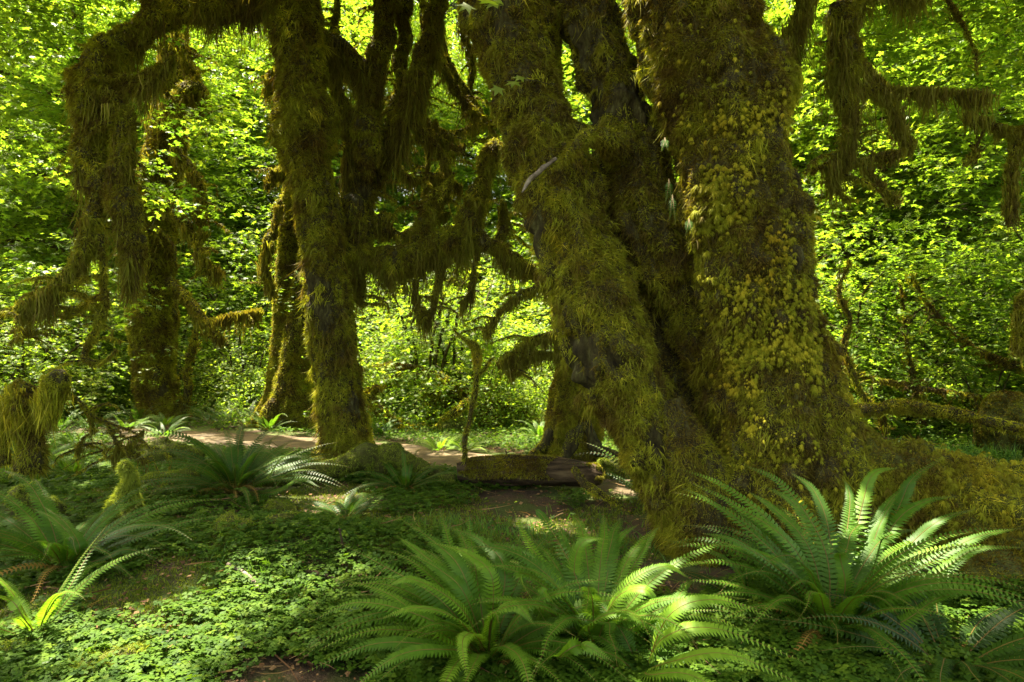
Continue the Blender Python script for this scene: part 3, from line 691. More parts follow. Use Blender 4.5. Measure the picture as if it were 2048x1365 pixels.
    mossy("limb", r, L, 6500, 0.05, 0.45, (0.5, 0.14), rng, shag=0.9)
    mb = MB()
    for l in L: curtain(mb, l, 60, 0.4, rng, 0, 1, 22, 0.05, 0.5, tint=0.55)
    mb.build("hanging_moss", M_CURTAIN, r)
other_trunks()

# ------------------------------------------------------------------ right hand overhanging tree, its trunk outside the frame
def overhang():
    rng = np.random.default_rng(41)
    b = (9.0, 9.6); r = empty("bigleaf_maple", (b[0], b[1], 0))
    tag(r, "maple at the right edge whose moss-laden limbs hang down over the clearing", "tree")
    D = 7.4
    tk = Sweep([(9.0, 9.6, -0.2, 0.42), (9.0, 9.6, 1.5, 0.36), (8.8, 9.4, 4, 0.32), (8.3, 9.0, 7, 0.26), (7.6, 8.6, 9, 0.2)], 0.1, 24, 0.12, 0.08, 70)
    mossy("trunk", r, [tk], 1500, 0.05, 0.5, (0.5, 0.14), rng)
    a = Sweep([(8.3, 9.0, 6.9, 0.16), (7.0, 8.4, 7.2, 0.14), (5.4, 7.8, 7.0, 0.13)] + pix((1760, -160, 7.4, 24), (1700, -60, D, 26), (1685, 20, D, 28), (1690, 90, D, 30), (1694, 150, D, 26), (1692, 200, D, 22), (1700, 250, D, 13), (1690, 300, D, 10), (1662, 335, D, 7), (1668, 375, D, 4), (1695, 402, D, 2)), 0.05, 24, 0.2, 0.07, 71)
    L = [Sweep(pix((1700, 90, D, 16), (1735, 140, D, 14), (1762, 175, D, 14), (1785, 210, D, 13), (1798, 245, D, 8), (1815, 280, D, 3)), 0.04, 14, 0.2, 0.06, 72),
         Sweep(pix((1682, 182, D, 14), (1720, 178, D, 16), (1760, 178, D, 15), (1800, 180, D, 7), (1870, 180, D, 6), (1930, 186, D, 4), (1990, 190, D, 2)), 0.04, 14, 0.25, 0.06, 73),
         Sweep(pix((1665, 325, D, 8), (1710, 322, D, 8), (1760, 312, D, 8), (1800, 305, D, 6), (1830, 280, D, 3)), 0.04, 12, 0.25, 0.06, 74),
         Sweep(pix((1725, 325, D, 6), (1750, 360, D, 6), (1780, 390, D, 4), (1800, 405, D, 2)), 0.04, 10, 0.25, 0.06, 75),
         Sweep(pix((1600, -60, 7.2, 10), (1605, 10, 7.2, 10), (1580, 60, 7.2, 10), (1562, 110, 7.2, 5)), 0.04, 12, 0.25, 0.06, 76),
         Sweep(pix((1640, -80, 7.4, 11), (1610, 20, 7.4, 10), (1585, 70, 7.4, 8), (1580, 140, 7.4, 6), (1580, 200, 7.4, 3)), 0.04, 12, 0.25, 0.06, 77),
         Sweep(pix((1700, 20, D, 8), (1740, -40, D, 14), (1800, -25, D, 16), (1860, -30, D, 10)), 0.04, 14, 0.2, 0.06, 78),
         Sweep(pix((1870, -40, 8, 5), (1905, 20, 8, 5), (1935, 65, 8, 4.5), (1950, 110, 8, 3), (1955, 150, 8, 1.5)), 0.04, 8, 0.25, 0.06, 79)]
    mossy("limb", r, [a], 7500, 0.06, 0.45, (0.48, 0.14), rng, shag=0.9)
    mossy("branch", r, L, 7500, 0.05, 0.45, (0.48, 0.14), rng, shag=0.9)
    e = [Sweep([(9.0, 9.2, 5.2, 0.12), (8.3, 8.4, 4.8, 0.1)] + pix((2140, 230, 8, 20), (2070, 255, 8, 16), (2030, 262, 8, 13), (1990, 258, 8, 9), (1965, 240, 8, 3), (1930, 225, 8, 2)), 0.04, 14, 0.25, 0.06, 80),
         Sweep(pix((2055, 255, 8, 13), (2036, 290, 8, 13), (2030, 330, 8, 11), (2025, 370, 8, 6), (2015, 430, 8, 3)), 0.04, 14, 0.25, 0.06, 81),
         Sweep(pix((1970, 258, 8, 3), (1955, 285, 8, 4), (1948, 310, 8, 4), (1932, 332, 8, 2)), 0.04, 8, 0.25, 0.06, 82),
         Sweep([(9.0, 9.4, 1.6, 0.1)] + pix((2150, 560, 8, 16), (2070, 590, 8, 20), (2046, 630, 8, 20), (2040, 680, 8, 14), (2045, 710, 8, 4)), 0.04, 14, 0.25, 0.06, 83)]
    mossy("branch", r, e, 7500, 0.05, 0.45, (0.48, 0.14), rng, shag=0.9)
    mb = MB()
    curtain(mb, a, 150, 1.0, rng, 0.38, 0.85, 30, 0.045, 0.42, tint=0.6, minlen=0.1)
    for k, (l, n, q) in enumerate(zip(L, (60, 90, 30, 20, 50, 60, 90, 10), (0.6, 0.5, 0.3, 0.25, 0.8, 0.9, 0.75, 0.15))):
        curtain(mb, l, n, q, rng, 0, 1, 28, 0.045, 0.45, tint=0.48)
    for l, n, q in zip(e, (50, 50, 12, 40), (0.5, 0.6, 0.15, 0.4)): curtain(mb, l, n, q, rng, 0.2, 1, 26, 0.04, 0.45, tint=0.5)
    # long lone threads
    P = np.array([W(x, y, D) for x, y in ((1700, 190), (1660, 160), (1740, 200), (1660, 60), (1720, 230))])
    P = np.repeat(P, 14, 0) + rng.normal(size=(70, 3)) * 0.08
    ribbons(mb, P, np.tile(np.array([0, 0, -1.0]), (70, 1)) + rng.normal(size=(70, 3)) * 0.04, 0.7 + 0.7 * rng.random(70), 0, 0.003, 0.3, rng, 3, 0, 0.05)
    mb.build("hanging_moss", M_CURTAIN, r)
    return r
ovh = overhang()

# ------------------------------------------------------------------ unseen crowns of the big trees, placed and shaped to shade the clearing
OPEN = [(G(500, 1205), 0.26), (G(455, 1260), 0.18), (G(660, 1062), 0.2), (G(90, 1300), 0.2), (G(20, 1230), 0.15), (W(1450, 1265, 2.7), 0.22), (W(1560, 1300, 2.6), 0.16), (W(1640, 1010, 3.9), 0.2), (W(1780, 1060, 3.9), 0.22), (W(1960, 1060, 3.6), 0.15),  # spots picked to be sunlit; the leaf roof is holed sunward of them
        (G(470, 878), 0.06), (G(560, 888), 0.08), (G(1235, 955), 0.6), (G(1220, 985), 0.4), (W(590, 915, 6.0), 0.14), (G(930, 912), 0.25), (G(1160, 890), 0.3), (W(1420, 1105, 3.9), 0.14), (G(150, 930), 0.3), (G(215, 955), 0.2), (W(250, 60, 8.2), 0.25),
        (G(740, 1150), 0.15), (G(800, 1180), 0.16), (G(640, 1185), 0.15), (W(940, 1330, 2.6), 0.12), (W(690, 130, 9.1), 0.2), (W(1690, 80, 7.4), 0.25), (G(620, 905), 0.05), (G(60, 1000), 0.2), (W(1245, 890, 8.0), 0.2), (W(640, 945, 5.8), 0.15), (G(1010, 1140), 0.15), (W(1280, 1180, 3.2), 0.12), (W(1110, 60, 6.0), 0.2), (G(1500, 1290), 0.2), (W(255, 945, 5.1), 0.1), (W(60, 985, 4.9), 0.12), (W(110, 770, 6.5), 0.15), (W(1960, 930, 4.4), 0.1), (W(1500, 620, 4.8), 0.3), (W(1560, 740, 4.8), 0.2), (W(620, 600, 8.3), 0.25), (W(1040, 300, 5.5), 0.2), (W(880, 480, 8.8), 0.25)]
_r = np.random.default_rng(5)
OPEN += [(G(px, py), 0.01 + 0.05 * _r.random()) for px, py in zip(_r.random(60)[:48] * 1500 - 50, 940 + 420 * _r.random(60) ** 1.2)]
def opened(P):
    """drop the sprays standing between the sun and the spots chosen to be sunlit"""
    k = np.ones(len(P), bool); s = np.array(SUN)
    for c, r in OPEN:
        v = P - c; t = v @ s; d = np.linalg.norm(v - t[:, None] * s, axis=1)
        k &= ~((d < r + 0.16) & (t > 0.3))
    return P[k]

def crown(parent, cx, cy, cz, rx, ry, rz, n, seed, gap=0.0, size=0.17, low=None):
    rng = np.random.default_rng(seed)
    P = rng.random((int(n * 3), 3)) * 2 - 1
    P = P[(P ** 2).sum(1) < 1]
    P = P * np.array([rx, ry, rz]) + np.array([cx, cy, cz])
    s1 = nrm(np.cross(np.array(SUN), UP)); s2 = np.cross(np.array(SUN), s1)          # light reaches the floor through holes in the crown
    q = np.stack([P @ s1, P @ s2, P[:, 0] * 0], -1)
    g = fbm(q * 1.15, 77, 2)
    P = P[g > gap][:n]
    # keep the view below the crown open
    P = P[P[:, 2] > CH + 0.60 * np.maximum(P[:, 1], 0.2) + 0.25]
    P = opened(P)
    d = rng.normal(size=P.shape) * np.array([1, 1, 0.25])
    mb = MB(); sprays(mb, P, d, 0.42, 12, size, rng, LEAF5, 0.5 + 0.1 * rng.normal(size=len(P)), 0.35, True)
    o = mb.build("crown", [M_MAPLE, M_BARK], parent)
    return o
crown(big, 2.5, 6.2, 9.3, 7.5, 6.0, 2.6, 8200, 51, -0.32)
crown(arc, -6.0, 6.6, 9.3, 8.0, 6.2, 2.6, 9000, 52, -0.32)
crown(ovh, 9.0, 8.0, 9.6, 5.0, 5.0, 2.6, 3200, 53, -0.32)

def leafy_part(parent, boxes, seed, size=0.13):
    """lower leafy boughs of a big tree: boxes of (px0, px1, py0, py1, near, far, sprays)"""
    rng = np.random.default_rng(seed); mb = MB()
    for x0, x1, y0, y1, a, b, n in boxes:
        P = np.array([W(x0 + (x1 - x0) * rng.random(), y0 + (y1 - y0) * rng.random(), a + (b - a) * rng.random()) for _ in range(n * 3)])
        g = fbm(P * np.array([1.1, 1.1, 1.9]), seed, 2); P = opened(P[g > 0.0][:n])
        d = rng.normal(size=P.shape) * np.array([1, 0.8, 0.2])
        sprays(mb, P, d, 0.5, 10, size, rng, LEAF5, 0.5 + 0.15 * rng.normal(size=len(P)), 0.35, True)
    mb.build("leafy_boughs", [M_MAPLE, M_BARK], parent)
leafy_part(arc, [(-120, 150, -60, 420, 8.5, 12, 330), (150, 420, -60, 60, 9, 12, 90), (260, 480, 200, 420, 10, 12.5, 90), (130, 330, 560, 640, 8.5, 10, 22), (0, 200, 430, 600, 9, 12, 60), (420, 560, -40, 120, 10, 13, 60), (630, 780, -60, 120, 12, 18, 150), (1030, 1180, -80, 320, 12, 18, 150)], 54, 0.12)
leafy_part(ovh, [(1600, 2100, -60, 260, 8.5, 13, 420), (1620, 2100, 260, 560, 9.5, 13, 300)], 55, 0.12)

# ------------------------------------------------------------------ background woodland
def shrub_proto(name, H, R, nspray, size, seed, tpl=LEAF5, K=14, tint=0.55):
    rng = np.random.default_rng(seed)
    root = empty(name, (0, 0, 0))
    mb = MB(); tips = []
    for k in range(7):
        a = 2 * math.pi * (k + rng.random()) / 7; rr = R * (0.35 + 0.6 * rng.random()); h = H * (0.6 + 0.4 * rng.random())
        c = [(0.15 * math.cos(a), 0.15 * math.sin(a), -0.1, 0.035), (rr * 0.25 * math.cos(a), rr * 0.25 * math.sin(a), h * 0.35, 0.028), (rr * 0.6 * math.cos(a + 0.2), rr * 0.6 * math.sin(a + 0.2), h * 0.7, 0.02), (rr * math.cos(a + 0.4), rr * math.sin(a + 0.4), h * (0.95 - 0.2 * rng.random()), 0.008)]
        s = Sweep(c, 0.12, 8, 0.15, 0.05, seed + k); s.mesh(mb, 0.5, 0)
        moss_on(mb, s, 1500, 0.05, 0.5, rng, (0.4, 0.15), 1, -0.2, 0.9, face=1.0)
        tips += [s.C[int(q)] for q in np.linspace(s.n * 0.3, s.n - 1, 5)]
    mb.build("stems", [M_BARK, M_MOSS], root)
    tips = np.array(tips)
    i = rng.integers(0, len(tips), nspray * 2)
    P = tips[i] + rng.normal(size=(nspray * 2, 3)) * np.array([R * 0.36, R * 0.36, H * 0.13])
    P[:, 2] = np.abs(P[:, 2] - 0.15) * (0.25 + 0.75 * np.sqrt(rng.random(len(P)))) + 0.1
    g = fbm(P * np.array([0.9, 0.9, 1.9]), seed, 2)
    P = P[g > -0.25][:nspray]
    d = nrm(P * np.array([1, 1, 0]) + rng.normal(size=P.shape) * np.array([0.8, 0.8, 0.15]))
    mb = MB(); sprays(mb, P, d, 0.45, K, size, rng, tpl, tint + 0.15 * rng.normal(size=len(P)), 0.32, True, 0, 1, 0.3)
    mb.build("foliage", [M_MAPLE, M_BARK], root)
    return root

def tall_proto(name, H, seed, tpl=LEAF3, tint=0.5, nb=20, per=95, cr=2.3):
    rng = np.random.default_rng(seed)
    root = empty(name, (0, 0, 0))
    tk = Sweep([(0, 0, -0.3, 0.26), (0.1, 0, H * 0.2, 0.20), (-0.15, 0.1, H * 0.5, 0.15), (0.2, 0, H * 0.8, 0.10), (0.2, 0.1, H, 0.04)], 0.18, 18, 0.12, 0.1, seed)
    mb = MB(); tk.mesh(mb, 0.5, 0); moss_on(mb, tk, 900, 0.07, 0.5, rng, (0.42, 0.14), 1, -0.4, 0.8, face=1.0)
    mb.build("trunk", [M_BARK, M_MOSS], root)
    mbl, mbc, mbh = MB(), MB(), MB()
    for k in range(nb):
        f = 0.22 + 0.72 * (k + rng.random()) / nb; a = k * 2.4 + rng.random(); L = (0.9 - 0.45 * f) * H * 0.34 * (0.7 + 0.5 * rng.random())
        p0 = tk.C[int(f * (tk.n - 1))]; d = np.array([math.cos(a), math.sin(a), 0])
        s = Sweep([(*p0, 0.075), (*(p0 + d * L * 0.35 + UP * 0.35), 0.06), (*(p0 + d * L * 0.7 + UP * 0.3), 0.045), (*(p0 + d * L + UP * (-0.1)), 0.015)], 0.15, 8, 0.2, 0.05, seed + k)
        s.mesh(mbl, 0.5, 0); moss_on(mbl, s, 1100, 0.06, 0.5, rng, (0.42, 0.15), 1, -0.4, 0.9, face=1.0)
        curtain(mbh, s, 12, 0.6, rng, 0, 1, 12, 0.06, 0.5, tint=0.4)
        for q in (0.55, 1.0):
            c = s.C[int(q * (s.n - 1))]
            n = per
            P = c + rng.normal(size=(n, 3)) * np.array([cr * 0.42, cr * 0.42, 0.30])
            P[:, 2] -= 0.06 * ((P[:, :2] - c[:2]) ** 2).sum(1)
            dd = nrm((P - c) * np.array([1, 1, 0]) + d * 0.4 + rng.normal(size=P.shape) * np.array([0.4, 0.4, 0.1]))
            sprays(mbc, P, dd, 0.6, 13, 0.16, rng, tpl, tint + 0.12 * rng.normal() + 0.1 * rng.normal(size=n), 0.32, True, 0, 1, 0.3)
    mbl.build("limbs", [M_BARK, M_MOSS], root); mbh.build("hanging_moss", M_CURTAIN, root)
    mbc.build("crown", [M_MAPLE, M_BARK], root)
    return root

def conifer_proto(H, seed):
    rng = np.random.default_rng(seed)
    root = empty("conifer", (0, 0, 0))
    tk = Sweep([(0, 0, -0.3, 0.42), (0, 0, H * 0.3, 0.34), (0.1, 0, H * 0.7, 0.18), (0.1, 0, H, 0.02)], 0.4, 14, 0.08, 0.06, seed)
    mb = MB(); tk.mesh(mb); mb.build("trunk", [M_BARK], root)
    mb = MB(); n = 230
    f = 0.12 + 0.88 * rng.random(n); a = rng.random(n) * 6.283; L = (1.05 - f) * H * 0.2 + 0.5
    d = np.stack([np.cos(a), np.sin(a), np.zeros(n)], 1)
    K = 46
    t = np.linspace(0.1, 1, K)
    P = (d[:, None] * (L[:, None] * t)[..., None]) + UP * (f[:, None] * H - 0.45 * (L[:, None] * t ** 1.6))[..., None]
    sd = np.cross(d, UP)[:, None] * (np.where(np.arange(K) % 2 == 0, 1, -1) * 1.0)[None, :, None]
    dr = nrm(sd * 0.8 + d[:, None] * 0.7 + rng.normal(size=P.shape) * 0.3 - UP * 0.4)
    P = P.reshape(-1, 3); dr = dr.reshape(-1, 3)
    Lt = np.repeat((0.25 + 0.25 * rng.random(n)), K) * (0.6 + 0.8 * rng.random(n * K))
    ribbons(mb, P, dr, Lt, 0.5, 0.05, np.clip(0.5 + 0.2 * rng.normal(size=len(P)), 0, 1), rng, 2, 0)
    mb.build("crown", [M_CONIFER], root)
    return root

LAND = [(-400, "past the left edge of the clearing"), (40, "behind the shaggy mossy stump"), (150, "right of the mossy stump"), (270, "behind the tall seamed maple"), (400, "right of the tall seamed maple"),
        (530, "behind the twin-stemmed tree"), (640, "behind the arching maple"), (770, "just right of the arching maple"), (890, "behind the crooked sapling"), (990, "right of the crooked sapling"),
        (1100, "behind the splayed-root tree"), (1240, "behind the leaning stem of the huge maple"), (1400, "hidden mostly behind the huge maple"), (1600, "right beside the huge maple"), (1720, "above the fallen trunk at right"),
        (1850, "left of the mossy boulder"), (1960, "above the round mossy boulder"), (2120, "past the right edge of the clearing")]
SEEN = {}
def spot_label(look, x, y):
    px = x / y * F + 1024; w = LAND[0][1]
    for a, t in LAND:
        if px > a: w = t
    key = look + w; k = SEEN.get(key, 0); SEEN[key] = k + 1
    return look + ", " + ("", "further right, ", "set furthest back, ", "the smallest, ")[min(k, 3)] + w

def woodland():
    rng = np.random.default_rng(61)
    vine = [shrub_proto("vine_maple", 3.6, 1.9, 640, 0.09, 71, LEAF5, 12, 0.6), shrub_proto("vine_maple", 4.8, 2.1, 760, 0.095, 72, LEAF5, 12, 0.5), shrub_proto("vine_maple", 2.6, 1.6, 480, 0.08, 73, LEAF5, 12, 0.68)]
    tall = [tall_proto("forest_maple", 14, 81), tall_proto("forest_maple", 17, 82, tint=0.42), tall_proto("forest_maple", 11, 83, tint=0.6)]
    con = [conifer_proto(26, 91), conifer_proto(32, 92)]
    used = set()
    def put(proto, x, y, rz, s, label, cat, grp):
        if proto.name in used:
            o = clone(proto, (x, y, float(gh(x, y))), rz, s)
        else:
            o = proto; used.add(o.name); o.location = (x, y, float(gh(x, y))); o.rotation_euler = (0, 0, rz); o.scale = (s, s, s)
        tag(o, label, cat, grp)
    spots = [(9.0, 17.0), (13.2, 17.6), (6.2, 21.5), (-13.4, 19.4), (-11.8, 12.4), (-9.9, 14.8), (-6.0, 14.9), (-5.2, 14.2), (-3.6, 13.2), (-0.4, 13.0), (0.9, 12.4), (3.4, 12.6), (5.4, 11.3), (8.2, 10.6), (10.2, 11.0), (-13.2, 15.6), (7.4, 13.8), (11.6, 12.2), (-15.0, 18.6), (-4.9, 17.6), (4.4, 17.4), (9.3, 15.8), (12.9, 16.6), (14.5, 15.2), (-7.4, 18.4), (-12.4, 14.0), (0.2, 18.6), (-1.9, 13.9), (2.2, 14.2), (6.9, 12.3), (-17.5, 19.5), (-13.5, 17.0), (-11.0, 15.4), (-8.6, 16.6), (-6.4, 15.2), (-3.4, 16.4), (-1.0, 15.2), (1.2, 16.8), (3.3, 15.0), (5.6, 13.6), (8.0, 12.2), (10.0, 13.8), (12.8, 13.0), (6.9, 16.6), (10.5, 17.2), (-10.2, 12.9),
             (-16, 21), (-12.6, 20.0), (-9.0, 20.5), (-5.6, 19.4), (-2.2, 20.6), (1.6, 20.2), (5.0, 19.6), (8.6, 20.5), (12.4, 19.4), (16, 20.8)]
    for i in sorted(range(len(spots)), key=lambda i: (spots[i][1] > 18, spots[i][0] / spots[i][1])):
        x, y = spots[i]
        k = 2 if i < 14 else (i * 2 + (1 if y > 18 else 0)) % 3
        put(vine[k], x + rng.normal() * 0.2, y, rng.random() * 6.28, (0.95 + 0.3 * rng.random()) * (1.25 if y > 18 else 1.0) * (0.62 if i < 14 else 1.0),
            spot_label(("knee-high vine maple" if i < 14 else "%s %s vine maple" % (("bushy", "wide tall", "low leafy")[k], "front" if y < 18 else "farther")), x, y), "shrub", "vine maples beyond the path")
    spots2 = [(-17.5, 23.0), (-13.0, 22.8), (-9.2, 23.4), (-5.4, 22.6), (-2.4, 24.0), (1.0, 23.5), (4.0, 23.8), (7.6, 22.6), (12.2, 22.4), (17.6, 22.6)]
    for x, y in spots2:
        put(vine[1], x, y, rng.random() * 6.28, 1.75 + 0.5 * rng.random(), spot_label("tree-high vine maple", x, y), "shrub", "vine maples beyond the path")
    ts = [(2.3, 27.5), (-6.9, 27.6), (9.0, 17.0), (13.2, 17.6), (6.2, 21.5), (-13.4, 19.4), (-18.5, 28), (-12.5, 28.5), (-7.0, 29.5), (-1.8, 31.5), (4.5, 29.5), (10.5, 28.5), (17.5, 28.0), (22.5, 29), (-20, 27), (-13, 30), (-7.8, 32), (7.8, 31), (13.5, 29.5), (20, 33), (2.6, 35), (-3.6, 36), (-24, 35), (27, 34), (10.2, 23.8), (17.0, 24.8), (-14.5, 24.6), (-22.5, 33), (-19.5, 23.5), (-25.5, 30), (15.0, 20.5), (0.6, 30), (11, 36), (16.5, 37), (-11, 38), (24, 29)]
    for i in sorted(range(len(ts)), key=lambda i: ts[i][0] / ts[i][1]):
        x, y = ts[i]
        put(tall[i % 3], x, y, rng.random() * 6.28, 0.95 + 0.35 * rng.random(),
            spot_label("%s %s maple" % (("sunlit", "very tall", "pale green")[i % 3], "background" if y < 28 else "distant"), x, y), "tree", "tall maples in the background wood")
    cs = [(-26, 40), (-20, 44), (-14.5, 40), (-9, 47), (-4.5, 43), (5.5, 44), (10.5, 41), (16, 46), (22, 42), (30, 46), (-33, 48), (0.8, 56), (-18, 56), (14, 58), (-8, 60), (26, 57), (-30, 60), (36, 58), (-23, 50), (19, 50)]
    for i in sorted(range(len(cs)), key=lambda i: cs[i][0] / cs[i][1]):
        x, y = cs[i]
        put(con[i % 2], x, y, rng.random() * 6.28, 0.9 + 0.3 * rng.random(),
            spot_label("%s conifer" % ("dark", "tall dark")[i % 2], x, y), "tree", "conifers at the back of the wood")
woodland()

# ------------------------------------------------------------------ ferns
def frond(mb, cps, wmax, rng, n=46, tint=0.5, mat=0, cup=0.25, flat=None, shape=1.0, face=0.55):
    """one sword fern frond along a curve: midrib and two rows of narrow pinnae"""
    c = catmull(np.asarray(cps, float), n + 1)
    T = nrm(np.gradient(c, axis=0))
    L = np.linalg.norm(np.diff(c, axis=0), axis=1).sum()
    h = (c[-1] - c[0]) * np.array([1, 1, 0]); h = nrm(h if np.linalg.norm(h) > 0.05 else np.array([1.0, 0.2, 0]))
    S0 = nrm(np.cross(h, UP)) if flat is None else nrm(np.asarray(flat, float))
    S = nrm(S0[None] - T * (T @ S0)[:, None]); Nn = np.cross(S, T)
    Nn = np.where((Nn[:, 2:3] + (Nn @ -h)[:, None] * 0.5) < 0, -Nn, Nn)
    vd = nrm(np.array([0, 0, CH + 0.6]) - c)
    Nn = nrm(Nn + vd * face - T * (vd * T).sum(-1, keepdims=True) * face); S = nrm(np.cross(T, Nn))
    u = np.linspace(0, 1, n + 1)
    prof = np.clip((u - 0.10) / 0.14, 0, 1) ** 0.6 * np.clip(1 - u, 0, 1) ** (0.72 * shape) * (1 - 0.25 * u)
    k = np.arange(n + 1); keep = prof > 0.03
    sp = L / n
    tw = 0.22 * rng.normal()
    for sg in (1, -1):
        idx = k[keep]; m = len(idx)
        ln = wmax * prof[keep] * (0.93 + 0.14 * rng.random(m))
        d = nrm(S[idx] * sg + T[idx] * (0.22 + 0.25 * u[idx])[:, None] + Nn[idx] * (cup * 0.6 + tw * sg * 0.4))
        tipd = nrm(d + T[idx] * 0.25 - Nn[idx] * (0.35 + cup) + rng.normal(size=(m, 3)) * 0.06)
        b = c[idx]; p1 = b + d * (ln * 0.5)[:, None]; p2 = p1 + tipd * (ln * 0.5)[:, None]
        hw = T[idx] * np.minimum(sp * 0.50, ln * 0.22)[:, None]
        V = np.stack([b - hw * 0.7, b + hw * 1.1, p1 - hw * 0.85, p1 + hw * 0.75, p2], 1)
        t = np.array([(0, 1, 3), (0, 3, 2), (2, 3, 4)])
        if sg < 0: t = t[:, ::-1]
        t = t[None] + (np.arange(m) * 5)[:, None, None]
        tt = np.clip(tint + 0.12 * (u[idx] - 0.5) + rng.normal(size=m) * 0.04, 0, 0.88)
        mb.add(V.reshape(-1, 3), t.reshape(-1, 3), np.repeat(tt, 5), mat)
    r = 0.0042 * (1 - u * 0.85)[:, None]
    ring = [c + S * r, c + Nn * r, c - S * r, c - Nn * r]
    V = np.stack(ring, 1).reshape(-1, 3); i = np.arange(n)[:, None]; j = np.arange(4)[None]; jj = (j + 1) % 4
    a = i * 4 + j; b2 = i * 4 + jj; cc = (i + 1) * 4 + jj; d2 = (i + 1) * 4 + j
    t = np.concatenate([np.stack([a, b2, cc], -1).reshape(-1, 3), np.stack([a, cc, d2], -1).reshape(-1, 3)])
    mb.add(V, t, 0.97, mat)

def arc_curve(base, az, e0, e1, L, rng, n=9):
    """frond curve rising at angle e0 and arching over to e1 (degrees)"""
    p = np.array(base, float); out = [p.copy()]
    for k in range(n):
        f = (k + 0.5) / n; e = math.radians(e0 + (e1 - e0) * f ** 1.25); a = az + 0.25 * f * rng.normal() * 0.4
        p = p + np.array([math.cos(a) * math.cos(e), math.sin(a) * math.cos(e), math.sin(e)]) * (L / n)
        p[2] = max(p[2], float(gh(p[0], p[1])) + 0.03)
        out.append(p.copy())
    return out

def fern(base, n, L, label, rng, heroes=(), wmax=0.085, tint=0.5, e=(50, 80), e1=(-50, 10), az=(0, 360), pin=44, dry=0, group=None, name="sword_fern"):
    root = empty(name, base); tag(root, label, "fern", group)
    base = np.array(base, float)
    for k in range(n):
        a = math.radians(az[0] + (az[1] - az[0]) * (k + rng.random()) / n)
        mb = MB()
        b = base + np.array([math.cos(a), math.sin(a), 0]) * 0.04
        LL = L * (0.7 + 0.4 * rng.random())
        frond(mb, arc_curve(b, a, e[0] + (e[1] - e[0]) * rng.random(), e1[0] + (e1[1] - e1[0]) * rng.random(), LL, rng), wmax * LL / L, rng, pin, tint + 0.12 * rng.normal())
        mb.build("frond", M_FERN, root)
    for hcp in heroes:
        tn = tint + 0.12 * rng.normal(); wm = wmax; sh = 1.0
        if isinstance(hcp, dict): tn = hcp.get('t', tn); wm = hcp.get('w', wm); cps = hcp['c']
        else: cps = hcp
        pts = [base + np.array([0, 0, 0.02])] + [W(*q) for q in cps]
        mb = MB(); frond(mb, pts, wm, rng, 50, tn); mb.build("frond", M_FERN, root)
    for k in range(dry):
        a = rng.random() * 6.28; mb = MB()
        frond(mb, arc_curve(base, a, 35, -60, L * (0.5 + 0.3 * rng.random()), rng), wmax * 0.6, rng, 30, 0.5 + 0.2 * rng.normal())
        o = mb.build("frond", M_FERN_DRY, root); o['label'] = "dead brown frond"
    return root

